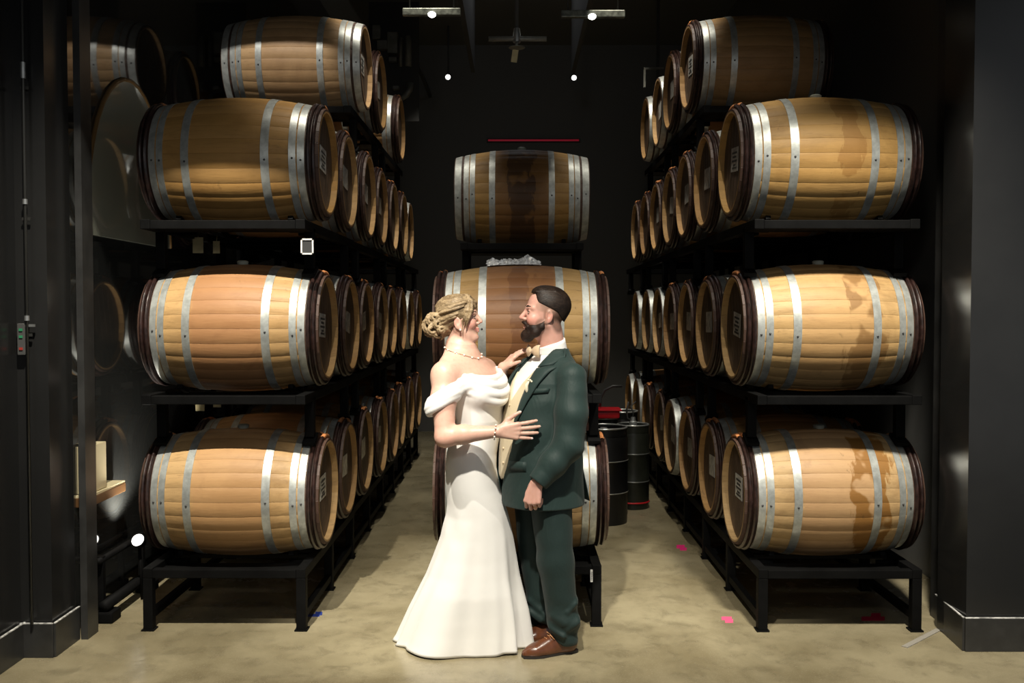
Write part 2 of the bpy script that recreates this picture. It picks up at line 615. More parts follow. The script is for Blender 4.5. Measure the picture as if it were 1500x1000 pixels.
def barrel(loc, label, group, rz=0.0, roll=0.0, near=None, style='willow', sides=(1, -1), labels=(), bung=True, idx=0):
    """near: keyword args of its own oak material (then every stave is an object); else a joined shell"""
    b = empty('oak_barrel', loc, rz)
    b.rotation_euler = (roll, 0, rz)
    tag(b, label, 'barrel', group)
    if near is not None:
        m = wood('oak_%d' % idx, b, **near)
        me = mesh_of('stave', STAVE[0], STAVE[1], m, True, 30)
        for k in range(NST):
            s = link_data('stave', me, b)
            s.rotation_euler = (2 * PI * (k + 0.5) / NST, 0, 0)
    else:
        i = idx % 3
        if i not in STAVE_ME:
            STAVE_ME[i] = mesh_of('shell', SHELL[0], SHELL[1], wood_far[i], True, 30)
        link_data('stave_shell', STAVE_ME[i], b)
    for s in (1, -1):
        if s in sides:
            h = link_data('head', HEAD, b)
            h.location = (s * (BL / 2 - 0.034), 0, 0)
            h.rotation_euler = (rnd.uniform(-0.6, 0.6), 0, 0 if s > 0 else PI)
            if s in labels:
                l = link_data('paper_label', LABEL, h)
                l.location = (0.002, rnd.uniform(-0.02, 0.02), 0.02)
                l.rotation_euler = (-h.rotation_euler.x + rnd.uniform(-0.12, 0.12), 0, 0)
                if near is not None:
                    p = link_data('label_print', LPRINT, h)
                    p.location = l.location
                    p.rotation_euler = l.rotation_euler
        kinds = ['quarter', 'f1', 'f2'] + (['w1', 'w2'] if style == 'willow' else ['chime'])
        for kd in kinds:
            hp = link_data('willow_hoop' if kd[0] == 'w' else 'hoop', ME[kd, s], b)
            if kd[0] == 'w':
                link_data('binding', ME['b' + kd[1], s], hp)
                hp.rotation_euler = (rnd.uniform(-0.25, 0.1), 0, 0)
            elif near is not None:
                a = PI + rnd.uniform(0.0, 0.12)
                x = s * {'quarter': QX, 'f1': 0.345, 'f2': 0.388, 'chime': 0.446}[kd]
                for dx in (0,):
                    r = link_data('rivet', RIVET, hp)
                    rr = br(x) + 0.003
                    r.location = (x + dx, rr * math.cos(a), rr * math.sin(a))
                    r.rotation_euler = Vector((0, math.cos(a), math.sin(a))).to_track_quat('Z', 'Y').to_euler()
    if bung:
        bu = link_data('bung', BUNG, b)
        bu.location = (0, 0, RB - 0.002)
    return b


D0, PITCHY = 5.30, 0.765
TZ = [0.668, 1.575, 2.482, 3.389]
ORD = ['front', 'second', 'third', 'fourth', 'fifth', 'sixth', 'seventh', 'eighth']
TIER = ['bottom', 'second', 'third', 'top fourth']
XL = [-1.515, -1.51, -1.505, -1.515]
XR = [1.685, 1.672, 1.650, 1.665]
STRAW = dict(tone=(0.52, 0.335, 0.145), tone2=(0.62, 0.43, 0.21))
near_specs = {
    ('L', 0, 0): dict(tone=(0.56, 0.38, 0.18), tone2=(0.66, 0.48, 0.26), centre=(0.58, 0.34, 0.17), centre_f=0.55, seed=1.0, dirt=0.3),
    ('L', 1, 0): dict(tone=(0.52, 0.34, 0.15), tone2=(0.60, 0.42, 0.21), centre=(0.40, 0.20, 0.10), centre_f=0.7, seed=2.3, dirt=0.4),
    ('L', 2, 0): dict(tone=(0.47, 0.285, 0.095), tone2=(0.54, 0.34, 0.13), centre=(0.46, 0.27, 0.09), centre_f=0.3, seed=3.7, dirt=0.3),
    ('R', 0, 0): dict(tone=(0.58, 0.42, 0.22), tone2=(0.67, 0.50, 0.28), centre=(0.60, 0.38, 0.22), centre_f=0.55, drip=0.9, drip_x=0.185, drip_w=0.11, drip_col=(0.26, 0.115, 0.02), seed=4.9, dirt=0.4),
    ('R', 1, 0): dict(tone=(0.56, 0.39, 0.18), tone2=(0.65, 0.47, 0.24), centre=(0.54, 0.33, 0.16), centre_f=0.4, drip=0.75, drip_x=0.15, drip_w=0.10, drip_col=(0.20, 0.10, 0.03), seed=6.2, dirt=0.3),
    ('R', 2, 0): dict(tone=(0.50, 0.32, 0.11), tone2=(0.57, 0.38, 0.15), centre=(0.50, 0.31, 0.11), centre_f=0.3, drip=0.5, drip_x=0.08, drip_w=0.06, seed=7.7, dirt=0.5),
    ('L', 3, 2): dict(tone=(0.50, 0.34, 0.18), tone2=(0.60, 0.43, 0.25), centre=(0.48, 0.31, 0.17), centre_f=0.3, seed=8.8, dirt=0.3),
    ('R', 3, 2): dict(tone=(0.40, 0.26, 0.12), tone2=(0.48, 0.32, 0.16), centre=(0.38, 0.24, 0.11), centre_f=0.3, seed=9.4, dirt=0.4),
}
BUNGS = {('L', 0, 0), ('L', 1, 0), ('R', 0, 0), ('R', 1, 0), ('R', 2, 0)}
metal_right = {(0, 3), (0, 6), (0, 7), (1, 4), (1, 5), (1, 6), (1, 7), (3, 4), (3, 5)}
metal_left = {(3, 2), (2, 6), (1, 6)}
layout = {
    'L': {0: range(8), 1: range(8), 2: range(7), 3: (2, 3, 5)},
    'R': {0: range(8), 1: range(7), 2: range(7), 3: (2, 3, 4, 5)},
}
n_b = 0
for side, tiers in layout.items():
    for tier, ids in tiers.items():
        for k, i in enumerate(ids):
            drift = (-0.006 if side == 'L' else 0.008) * i
            x = (XL if side == 'L' else XR)[tier] + drift + (rnd.uniform(-0.011, 0.011) if i else 0)
            near = near_specs.get((side, tier, i))
            where = 'bride' if side == 'L' else 'groom'
            metal = (tier, i) in (metal_left if side == 'L' else metal_right)
            if near is not None:
                lab = {
                    ('L', 0): 'pinkish oak barrel on the floor rack nearest the blue tape',
                    ('L', 1): 'reddish-stained oak barrel above the one on the blue-taped rack',
                    ('L', 2): 'golden oak barrel in front of the grey arched reflection panel',
                    ('L', 3): 'pale oak barrel in the top tier beside the wall pipes',
                    ('R', 0): 'oak barrel with a large amber wet stain on floor rack by red tape',
                    ('R', 1): 'straw oak barrel with a brown leak stain, resting over the red-taped rack',
                    ('R', 2): 'golden-brown knotty oak barrel in the third tier beside the glossy pillar',
                    ('R', 3): 'shadowed brown oak barrel in the top tier beside the glossy pillar',
                }[(side, tier)]
            else:
                lab = '%s oak barrel back along the %s tier of the stack %s' % (ORD[k], TIER[tier], 'beside the polished wall' if side == 'L' else 'behind the kegs')
            barrel((x, D0 + PITCHY * i, TZ[tier]), lab, 'oak barrels in the stack behind the %s' % where, rz=(rnd.uniform(-0.006, 0.006) if i else 0.0),
                   roll=rnd.uniform(-0.1, 0.1) if i else 0.0,
                   near=near, style='metal' if metal else 'willow', labels=(1,) if side == 'L' and i < 4 else ((-1,) if side == 'R' and i < 5 else ()),
                   bung=(side, tier, i) in BUNGS, idx=n_b)
            n_b += 1

DC = 5.38
barrel((0.03, DC, TZ[0]), 'oak barrel on the floor rack behind the groom\'s legs', 'oak barrels stacked behind the couple', near=dict(tone=(0.56, 0.40, 0.20), tone2=(0.64, 0.47, 0.25), seed=11.0), idx=n_b)
barrel((0.03, DC, TZ[1]), 'wine-stained oak barrel with crumpled film on it, behind the couple\'s heads', 'oak barrels stacked behind the couple', bung=False,
       near=dict(tone=(0.40, 0.27, 0.11), tone2=(0.48, 0.34, 0.15), centre=(0.24, 0.11, 0.05), centre_f=0.82, drip=0.5, drip_x=0.0, drip_w=0.06, drip_col=(0.10, 0.035, 0.015), seed=12.5, dirt=0.5), idx=n_b + 1)
barrel((0.045, DC + 1.6, TZ[2]), 'dark leak-stained oak barrel with plain metal hoops, alone below the red light', 'oak barrels stacked behind the couple', style='metal',
       near=dict(tone=(0.40, 0.25, 0.08), tone2=(0.47, 0.30, 0.10), centre=(0.23, 0.12, 0.045), centre_f=0.8, drip=0.8, drip_x=0.0, drip_w=0.09, drip_col=(0.06, 0.03, 0.015), seed=13.9, dirt=0.6), idx=n_b + 2)
barrel((0.03, DC + 0.8, TZ[0]), 'oak barrel hidden behind the bottom barrel of the middle stack', 'oak barrels stacked behind the couple', idx=1)
barrel((0.03, DC + 1.6, TZ[0]), 'bottom oak barrel below the dark leak-stained one', 'oak barrels stacked behind the couple', idx=2)
barrel((0.03, DC + 1.6, TZ[1]), 'oak barrel carrying the rack of the dark leak-stained one', 'oak barrels stacked behind the couple', idx=0)
barrel((0.03, DC + 0.8, TZ[1]), 'oak barrel just behind the film-topped one', 'oak barrels stacked behind the couple', idx=0)


# ------------------------------------------------------------------ steel racks
def rack(xc, y0, y1, zc, ground, label, group):
    """carries the barrels whose centres run from y0 to y1 at height zc; ground: stands on the floor"""
    r = empty('barrel_rack', (xc, (y0 + y1) / 2, 0 if ground else zc - 0.62))
    tag(r, label, 'rack', group)
    zc = zc - r.location.z
    ya, yb = y0 - 0.37 - r.location.y, y1 + 0.37 - r.location.y
    q0, q1 = y0 - r.location.y, y1 - r.location.y
    t = 0.05
    rt = zc - 0.366
    ang = 0.30
    rc = br(0.27) + 0.002 + 0.011
    for s in (-1, 1):
        xs = s * 0.40
        box('side_rail', (xs, 0, rt), (t, yb - ya, t), M['rack'], r, None, 0.004)
        for yc in sorted({q0, q1}):
            for d in (-1, 1):
                # sloping chock under the belly of each barrel, on a small block
                box('cradle_chock', (s * 0.30, yc + d * rc * math.sin(ang), zc - rc * math.cos(ang)), (0.028, 0.12, 0.022), M['rack'], r, Matrix.Rotation(d * ang, 3, 'X'), 0.002)
                box('chock_bracket', (s * 0.335, yc + d * 0.11, rt - 0.008), (0.10, 0.03, 0.03), M['rack'], r)
        if ground:
            for y in (ya + t / 2, (ya + yb) / 2, yb - t / 2):
                box('leg', (xs, y, (rt - t / 2 + 0.006) / 2), (t, t, rt - t / 2 - 0.006), M['rack'], r, None, 0.004)
                box('foot_plate', (xs, y, 0.004), (0.066, 0.066, 0.008), M['rack'], r)
            box('lower_rail', (xs, 0, 0.075), (t * 0.7, yb - ya - 2 * t, t * 0.8), M['rack'], r, None, 0.003)
        else:
            below = zc - 0.907
            rf = 0.3265 + 0.010
            for yc, d in ((q0, -1), (q1, 1)):
                y, z = yc + d * rf * math.sin(0.42), below + rf * math.cos(0.42)
                box('saddle_foot', (xs, y, z), (0.07, 0.11, 0.02), M['rack'], r, Matrix.Rotation(-d * 0.42, 3, 'X'), 0.003)
                z += 0.012
                box('leg', (xs, y, (rt + z) / 2), (t, 0.05, rt - z), M['rack'], r, None, 0.004)
    for yc in sorted({q0, q1}):
        box('belly_bar', (0, yc, zc - RB - 0.0125), (0.80 - t, 0.04, 0.022), M['rack'], r)
    for y in (ya + t / 2, yb - t / 2):
        box('cross_beam', (0, y, rt - 0.002), (0.80 - t, t, t * 0.9), M['rack'], r, None, 0.004)
    for y, d in ((ya + t, 1), (yb - t, -1)):
        box('shade_plate', (0, y + d * 0.10, rt - 0.016), (0.80 - t, 0.20, 0.012), M['rack'], r)  # plate added to shade the top of the barrel beneath
    if ground:
        for y in (yb - 0.12,):
            box('floor_beam', (0, y, 0.075), (0.76, t * 0.7, t * 0.7), M['rack'], r, None, 0.003)
    return r


for side, X in (('L', XL), ('R', XR)):
    nm = 'beside the polished wall' if side == 'L' else 'behind the kegs'
    for tier in range(4):
        pairs = (0, 2, 4, 6) if tier < 3 else (2, 4)
        for k, i in enumerate(pairs):
            d = (-0.006 if side == 'L' else 0.008) * (i + 0.5)
            lab = '%s black steel rack under the %s tier of the stack %s' % (ORD[k], TIER[tier], nm)
            rack(X[tier] + d, D0 + PITCHY * i, D0 + PITCHY * (i + 1), TZ[tier], tier == 0, lab, 'black barrel racks of the two long stacks')
rack(0.03, DC, DC + 0.8, TZ[0], True, 'black floor rack with a white sticker behind the groom\'s legs', 'black racks of the middle stack')
rack(0.03, DC, DC + 0.8, TZ[1], False, 'black rack under the film-topped barrel', 'black racks of the middle stack')
rack(0.03, DC + 1.6, DC + 1.6, TZ[0], True, 'black floor rack at the back of the middle stack', 'black racks of the middle stack')
rack(0.03, DC + 1.6, DC + 1.6, TZ[1], False, 'black second-tier rack at the back of the middle stack', 'black racks of the middle stack')
rack(0.045, DC + 1.6, DC + 1.6, TZ[2], False, 'black rack under the dark leak-stained barrel', 'black racks of the middle stack')
# ------------------------------------------------------------------ things around the stacks
def plane_label(name, c, w, h, mat, rz=0.0, tilt=0.0, th=0.003, parent=None):
    rot = Matrix.Rotation(rz, 3, 'Z') @ Matrix.Rotation(tilt, 3, 'Y')
    return box(name, c, (w, th, h), mat, parent, rot)


# crumpled clear film on the middle barrel
film_m = simple('clear_crumpled_film', (0.62, 0.64, 0.66), 0.12, 0, 0.4, 60, 0.2, 0.9)
_bm = bmesh.new()
_nx, _ny = 26, 12
_g = []
_r = random.Random(5)
for _i in range(_nx):
    _row = []
    for _j in range(_ny):
        _u, _w = _i / (_nx - 1), _j / (_ny - 1)
        _x = -0.16 + 0.30 * _u + _r.uniform(-0.006, 0.006)
        _y = DC - 0.07 + 0.13 * _w + _r.uniform(-0.006, 0.006)
        _env = math.sin(PI * min(1, max(0, _w))) * (0.25 + 0.75 * math.sin(PI * min(1.0, _u * 0.75 + 0.12)))
        _z = TZ[1] + math.sqrt(max(br(_x - 0.03) ** 2 - (_y - DC) ** 2, 0)) + 0.008 + _env * (0.006 + 0.028 * max(0, math.sin(9 * _u + 2 * _w)) ** 2 + _r.uniform(0, 0.030))
        _row.append(_bm.verts.new((_x, _y, _z)))
    _g.append(_row)
for _i in range(_nx - 1):
    for _j in range(_ny - 1):
        _bm.faces.new((_g[_i][_j], _g[_i + 1][_j], _g[_i + 1][_j + 1], _g[_i][_j + 1]))
film = link_bm('plastic_film', _bm, film_m)
tag(film, 'crumpled shiny plastic film lying on the wine-stained barrel', 'film')
_sol = film.modifiers.new('thickness', 'SOLIDIFY')
_sol.thickness = 0.0015

# kegs in the aisle
keg_m = simple('black_keg_shell', (0.006, 0.006, 0.006), 0.4, 0.0, 0.3, 8, 0.02)
keg_g = simple('dark_green_keg_shell', (0.018, 0.020, 0.014), 0.4, 0.0, 0.3, 8, 0.02)
rim_m = simple('bright_keg_steel', (0.60, 0.62, 0.60), 0.3, 0.7, 0.2, 20)
red_m = simple('red_plastic', (0.55, 0.012, 0.02), 0.4)


def keg(x, y, r, h, shell, label, red_ring=False):
    k = empty('keg', (x, y, 0))
    tag(k, label, 'keg', 'kegs standing in the aisle')
    prof = [(0.0001, 0.03), (r * 0.93, 0.03), (r * 0.97, 0.045), (r, 0.07)]
    for z in (0.33, 0.66):
        prof += [(r, h * z - 0.016), (r * 1.025, h * z - 0.008), (r * 1.025, h * z + 0.008), (r, h * z + 0.016)]
    prof += [(r, h - 0.09), (r * 0.93, h - 0.055), (r * 0.45, h - 0.04), (0.0001, h - 0.038)]
    lathe('keg_body', prof, shell, k, 36)
    for z in (0.33, 0.66):
        lathe('rolling_band', [(r * 1.026, h * z - 0.004), (r * 1.034, h * z), (r * 1.026, h * z + 0.004)], rim_m, k, 36)
    lathe('bottom_rim', [(r * 0.93, 0.0), (r * 0.98, 0.0), (r * 0.99, 0.06), (r * 0.94, 0.06), (r * 0.93, 0.0)], shell, k, 36)
    if red_ring:
        tube('red_ring', [(r * 1.0 * math.cos(2 * PI * q / 32), r * 1.0 * math.sin(2 * PI * q / 32), 0.055) for q in range(32)], 0.007, red_m, k, 8, True)
    lathe('top_collar', [(r * 0.93, h - 0.065), (r * 0.97, h - 0.065), (r * 0.97, h - 0.006), (r * 0.93, h - 0.006), (r * 0.93, h - 0.065)], shell, k, 36)
    tube('top_rim', [(r * 0.95 * math.cos(2 * PI * q / 36), r * 0.95 * math.sin(2 * PI * q / 36), h - 0.004) for q in range(36)], 0.008, rim_m, k, 8, True)
    lathe('coupler_neck', [(0.0001, h - 0.01), (0.028, h - 0.01), (0.03, h - 0.03), (0.034, h - 0.045)], rim_m, k, 16)
    return k


keg(0.70, 7.55, 0.19, 0.755, keg_m, 'black keg half hidden by the bottom barrel behind the groom')
keg(1.00, 8.10, 0.137, 0.71, keg_g, 'slim dark green keg with a red bottom ring and a tap', True)
keg(0.98, 8.75, 0.145, 0.755, keg_m, 'slim black keg behind the one with the red ring')
keg(0.78, 8.25, 0.11, 0.75, keg_m, 'narrow black keg under the red tray')

# tap with bent spout on the green keg
tp = empty('keg_tap', (1.00, 8.10, 0.708))
tag(tp, 'chrome keg coupler with upright handle on the green keg', 'tap')
lathe('coupler_body', [(0.0001, 0.06), (0.018, 0.06), (0.022, 0.03), (0.034, 0.02), (0.034, -0.005), (0.0001, -0.005)], rim_m, tp, 16)
tube('tap_handle', [(-0.01, 0, 0.03), (-0.05, 0, 0.05), (-0.055, 0, 0.12), (-0.04, 0, 0.19)], 0.008, M['print'], tp)
tube('beer_line', [(0, 0, 0.05), (0.0, 0, 0.10), (-0.02, 0.02, 0.15), (0.03, 0.03, 0.19)], 0.006, M['print'], tp)
# red tray with a hooked hose
tr = empty('red_tray', (0.74, 8.22, 0.752))
tag(tr, 'bright red plastic tray on top of a keg', 'tray')
_bm = bmesh.new()
bm_box(_bm, (0, 0, 0.035), (0.30, 0.22, 0.07), None, 0.02)
link_bm('tray_body', _bm, red_m, tr, True, 30)
box('tray_lip', (0, 0, 0.072), (0.33, 0.25, 0.012), red_m, tr, None, 0.004)
hs = tube('hooked_hose', [(0.73, 8.24, 0.84), (0.74, 8.24, 0.92), (0.77, 8.24, 0.985), (0.84, 8.24, 1.02), (0.92, 8.24, 1.02)], 0.011, M['print'], None)
tag(hs, 'black hooked hose rising from the red tray', 'hose')

# tapes on the floor
TAPES = [('pink', (0.75, 0.10, 0.22), [(1057, 903, 1072, 908), (1062, 907, 1074, 912)], 'small pink floor tape mark before the amber-stained barrel'),
         ('red', (0.42, 0.008, 0.05), [(1262, 903, 1296, 909), (1276, 898, 1290, 908)], 'crimson floor tape cross under the amber-stained barrel'),
         ('magenta', (0.62, 0.02, 0.16), [(991, 798, 1003, 803), (996, 802, 1006, 806)], 'small magenta floor tape mark in the aisle of kegs'),
         ('blue', (0.02, 0.04, 0.22), [(450, 899, 468, 903), (462, 896, 472, 901)], 'small blue floor tape at the foot of a barrel rack')]


def floor_at(px, py):
    p = at(px, py, 5.0)
    d = p - Vector((0, 0, CAM_H))
    return Vector((0, 0, CAM_H)) + d * (CAM_H / -d.z)


for nm, colr, rects, lab in TAPES:
    bm = bmesh.new()
    for q, (x0, y0, x1, y1) in enumerate(rects):
        c = [floor_at(a, b) for a, b in ((x0, y1), (x1, y1), (x1, y0), (x0, y0))]
        z = 0.0006 + q * 0.0007
        lo = [bm.verts.new((p.x, p.y, 0.0002)) for p in c]
        hi = [bm.verts.new((p.x, p.y, z + 0.0006)) for p in c]
        bm.faces.new(hi)
        bm.faces.new(list(reversed(lo)))
        for i in range(4):
            bm.faces.new((lo[i], lo[(i + 1) % 4], hi[(i + 1) % 4], hi[i]))
    tag(link_bm('floor_tape', bm, simple('%s_tape' % nm, colr, 0.5)), lab, 'tape')
# pale floor joint by the right pillar
_a, _b = floor_at(1375, 922), floor_at(1325, 948)
_d = (_b - _a)
jo = box('floor_strip', (_a + _b) / 2 + Vector((0, 0, 0.002)), (_d.length, 0.03, 0.004), simple('pale_joint', (0.30, 0.28, 0.24), 0.6), None, Matrix.Rotation(math.atan2(_d.y, _d.x), 3, 'Z'))
tag(jo, 'pale metal joint strip in the floor by the glossy pillar', 'strip')

# paper tags hanging from rack beams
def hang_tag(px, py, Y, w, h, mat, lab, group='paper tags hanging from the racks', tilt=0.0):
    p = at(px, py, Y)
    t = empty('paper_tag', p)
    tag(t, lab, 'tag', group)
    box('card', (0, 0, 0), (w, 0.002, h), mat, t, Matrix.Rotation(tilt, 3, 'Y'), 0.0)
    tube('string', [(0, 0.0, h / 2 - 0.004), (0.004, 0.004, h / 2 + 0.03)], 0.0012, mat, t, 6)
    return t


hang_tag(290, 359, 5.62, 0.062, 0.092, M['tag_paper'], 'larger kraft tag under the third-tier rack beside the polished wall')
hang_tag(317, 362, 5.62, 0.040, 0.072, M['tag_paper'], 'narrower kraft tag under the third-tier rack beside the polished wall')
hang_tag(293, 594, 5.62, 0.052, 0.062, M['tag_paper'], 'larger kraft tag under the second-tier rack beside the polished wall')
hang_tag(318, 592, 5.62, 0.046, 0.035, M['tag_paper'], 'smaller kraft tag under the second-tier rack beside the polished wall')
hang_tag(754, 82, 6.5, 0.04, 0.085, M['tag_paper'], 'kraft inspection tag dangling from the sprinkler', 'sprinkler tags', 0.15)

# small white label frame on the rack
lf = empty('label_holder', at(450, 361, 4.93))
tag(lf, 'small white framed label holder under the golden barrel', 'label holder')
wf = simple('white_plastic', (0.75, 0.75, 0.72), 0.4)
for dx, dz, sx, sz in ((-0.029, 0, 0.008, 0.082), (0.029, 0, 0.008, 0.082), (0, 0.037, 0.066, 0.008), (0, -0.037, 0.066, 0.008)):
    box('frame_bar', (dx, 0, dz), (sx, 0.008, sz), wf, lf)
box('backing', (0, 0.003, 0), (0.056, 0.003, 0.072), M['print'], lf)
# sticker on the rack leg behind the groom
st = empty('rack_sticker', at(866.5, 843, 4.962))
tag(st, 'white printed sticker on the rack leg behind the groom', 'sticker')
box('sticker_sheet', (0, 0, 0), (0.012, 0.001, 0.066), wf, st)
for q in range(9):
    box('barcode_line', (0.001, -0.001, -0.022 + q * 0.0052), (0.006, 0.001, 0.0018), M['print'], st)

# lamps glimpsed high in the store
for px, py, lab in ((656, 113, 'small bright spot lamp high above the bride'), (841, 114, 'small bright spot lamp high above the groom')):
    p = at(px, py, 12.2)
    s = empty('ceiling_spot', p)
    tag(s, lab, 'lamp', 'spot lamps high at the end of the store')
    v = lathe('lamp_housing', [(0.0001, 0.16), (0.04, 0.16), (0.045, 0.10), (0.048, 0.0), (0.036, 0.0), (0.032, 0.06), (0.0001, 0.065)], M['matte_black'], s, 20)
    l = lathe('lens_and_glint', [(0.0001, 0.015), (0.022, 0.02), (0.030, 0.03)], M['lens'], s, 20)
    for q in (v, l):
        q.rotation_euler = (-PI / 2 + 0.3, 0, 0)
    tube('stem', [(0, 0.1, 0.05), (0, 0.1, CEIL - p.z - 0.002)], 0.012, M['matte_black'], s)

trk_m = simple('grey_bar_metal', (0.17, 0.18, 0.15), 0.3, 0.5, 0.5, 25, 0.05)
for x0, x1, xc, py, lab in ((590, 675, 633, 18, 'grey glossy ceiling bar with a glowing glint above the bride'), (822, 915, 867, 21, 'grey glossy ceiling bar with a glowing glint above the groom')):
    a, b = at(x0, py, 7.0), at(x1, py, 7.0)
    c = at(xc, py, 7.0)
    t = empty('glossy_bar', (c.x, 7.0, c.z))
    tag(t, lab, 'ceiling bar', 'glossy ceiling bars over the aisles')
    box('bar', ((a.x + b.x) / 2 - c.x, 0, 0), (b.x - a.x, 0.05, 0.05), trk_m, t, None, 0.006)
    l = lathe('lens_and_glint', [(0.0001, -0.012), (0.022, -0.010), (0.03, 0.0)], M['lens'], t, 16)  # glowing disc stands in for a spot reflected in the bar
    l.location = (0, -0.02, -0.022)
    l.rotation_euler = (-0.5, 0, 0)
    for q in (a.x, b.x):
        tube('hanger_rod', [(q - c.x + (0.05 if q == a.x else -0.05), 0, 0.02), (q - c.x + (0.05 if q == a.x else -0.05), 0, CEIL - c.z)], 0.006, M['matte_black'], t, 8)

# sprinkler pipe above the middle stack
sp = empty('sprinkler_pipe', at(757, 57, 6.5))
tag(sp, 'short grey sprinkler pipe with a brass head above the couple', 'sprinkler')
tube('pipe', [(-0.19, 0, 0), (0.20, 0, 0)], 0.017, M['grey_metal'], sp, 14)
tube('riser', [(0, 0, 0), (0, 0, CEIL - sp.location.z)], 0.014, M['matte_black'], sp, 10)
lathe('tee_fitting', [(0.0001, 0.07), (0.02, 0.07), (0.026, 0.03), (0.026, -0.02), (0.018, -0.03), (0.0001, -0.03)], M['steel'], sp, 16)
lathe('sprinkler_head', [(0.0001, -0.03), (0.008, -0.03), (0.008, -0.055), (0.055, -0.057), (0.055, -0.061), (0.0001, -0.061)], M['grey_metal'], sp, 16)

# red light strip on the back wall
a, b = at(715, 205, BACK - 0.03), at(848, 206, BACK - 0.03)
rl = empty('red_light_strip', (a + b) / 2)
tag(rl, 'thin red light strip on the far wall', 'light strip')
box('channel', (0, 0.012, 0), (b.x - a.x + 0.04, 0.03, 0.05), M['matte_black'], rl)
box('light_line', (0, -0.006, 0), (b.x - a.x, 0.008, 0.022), emitter('red_glow', (0.8, 0.01, 0.05), 0.14), rl)

# ducts and boxes on the wall behind the top tier
duct = empty('wall_ducts', at(590, 100, 10.5))
tag(duct, 'grey pipes and bracketed boxes behind the pale top-tier barrel', 'ducts')


def dpt(px, py, Y=10.5):
    return at(px, py, Y) - duct.location


tube('vertical_pipe', [dpt(598, 53), dpt(598, 97)], 0.036, M['grey_metal'], duct, 16)
tube('thin_pipe', [dpt(587, 55), dpt(587, 97)], 0.018, M['grey_metal'], duct, 12)
tube('pipe_elbow', [dpt(601, 121), dpt(600, 131), dpt(595, 139), dpt(588, 143)], 0.036, M['grey_metal'], duct, 16)
for x0, y0, x1, y1 in ((545, 36, 557, 56), (552, 58, 567, 71), (567, 46, 582, 77), (569, 83, 581, 89), (575, 125, 584, 130)):
    p, q = dpt(x0, y0), dpt(x1, y1)
    box('junction_box', (p + q) / 2 + Vector((0, 0.06, 0)), (abs(q.x - p.x), 0.1, abs(p.z - q.z)), M['grey_metal'], duct, None, 0.006)
for x in (550, 575, 598):
    box('mounting_strut', (dpt(x, 70).x, 1.4, 0.3), (0.04, 2.6, 0.04), M['matte_black'], duct)
box('back_plate', (dpt(575, 80).x, 0.13, 0.1), (0.55, 0.03, 1.3), M['matte_black'], duct)

# grey frame behind the top tier beside the kegs' stack
gf = empty('wall_frame', at(957, 115, 9.9))
tag(gf, 'thin grey metal frame behind the top tier over the kegs', 'frame')
for x0, y0, x1, y1 in ((943, 99, 972, 102), (943, 99, 945.5, 128)):
    p, q = at(x0, y0, 9.9) - gf.location, at(x1, y1, 9.9) - gf.location
    box('frame_bar', (p + q) / 2, (abs(q.x - p.x), 0.03, abs(p.z - q.z)), M['grey_metal'], gf)
box('support_post', (0.05, 0.02, (CEIL - gf.location.z) / 2), (0.03, 0.03, CEIL - gf.location.z), M['matte_black'], gf)

# conduit with couplings on the pilaster
cd = empty('conduit', (-2.318, 4.54, 0))
tag(cd, 'thin vertical steel conduit with couplings on the black pilaster', 'conduit')
cm = simple('dark_conduit', (0.05, 0.05, 0.046), 0.3, 0.4)
tube('pipe', [(0, -0.012, 0.17), (0, -0.012, CEIL - 0.01)], 0.007, cm, cd, 10)
for z, hh in ((2.80, 0.038), (2.185, 0.012), (1.635, 0.012)):
    lathe('coupling', [(0.008, -hh), (0.012, -hh), (0.012, hh), (0.008, hh)], M['steel'], cd, 12).location = (0, -0.012, z)
    box('pipe_clip', (0, -0.003, z - 0.08), (0.04, 0.006, 0.014), cm, cd)
box('cross_clip', (0, -0.006, 1.60), (0.07, 0.01, 0.012), M['steel'], cd)
ip = empty('indicator_panel', (-2.332, 4.54, 1.535))
tag(ip, 'small black panel with green and red indicator lights beside the conduit', 'panel')
box('panel_body', (-0.014, -0.008, 0), (0.036, 0.016, 0.15), M['matte_black'], ip, None, 0.003)
for z, nm, cc in ((0.045, 'green', (0.02, 0.35, 0.12)), (0.012, 'green', (0.02, 0.35, 0.12)), (-0.045, 'red', (0.6, 0.03, 0.01))):
    box('%s_indicator' % nm, (-0.014, -0.018, z), (0.016, 0.004, 0.012), emitter('%s_led' % nm, cc, 0.5), ip)

# arched panel coloured as a reflection in the polished wall
def arch_pts(y0, y1, z0, zt, off, n=18):
    c, hw = (y0 + y1) / 2, (y1 - y0) / 2
    pts = [(y0, z0)]
    for i in range(n + 1):
        a = PI - PI * i / n
        pts.append((c + hw * math.cos(a), zt - (zt - z0) * 0.94 + (zt - z0) * 0.94 * math.sin(a)))
    pts.append((y1, z0))
    return pts


am = empty('arch_reflection', (-2.29, 5.70, 2.05))
tag(am, 'arched grey-green panel with a brown rim, coloured as a reflection in the polished wall', 'mirror')
pts = arch_pts(-0.60, 0.62, 0.03, 0.98, 0)
v = [(0.0, y, z) for y, z in pts] + [(0.012, y, z) for y, z in pts]
n = len(pts)
f = [tuple(range(n, 2 * n)), tuple(reversed(range(n)))] + [(i, (i + 1) % n, n + (i + 1) % n, n + i) for i in range(n)]
bm = bmesh.new()
bv = [bm.verts.new(p) for p in v]
for q in f:
    bm.faces.new([bv[i] for i in q])
link_bm('reflection_panel', bm, simple('grey_green_reflection', (0.30, 0.31, 0.25), 0.05, 0.0, 0, 1, 0, 1.0, IOR=1.9), am)
tube('reflection_rim', [(0.008, y, z) for y, z in pts], 0.013, simple('reflection_rim_brown', (0.16, 0.09, 0.03), 0.4), am, 8)

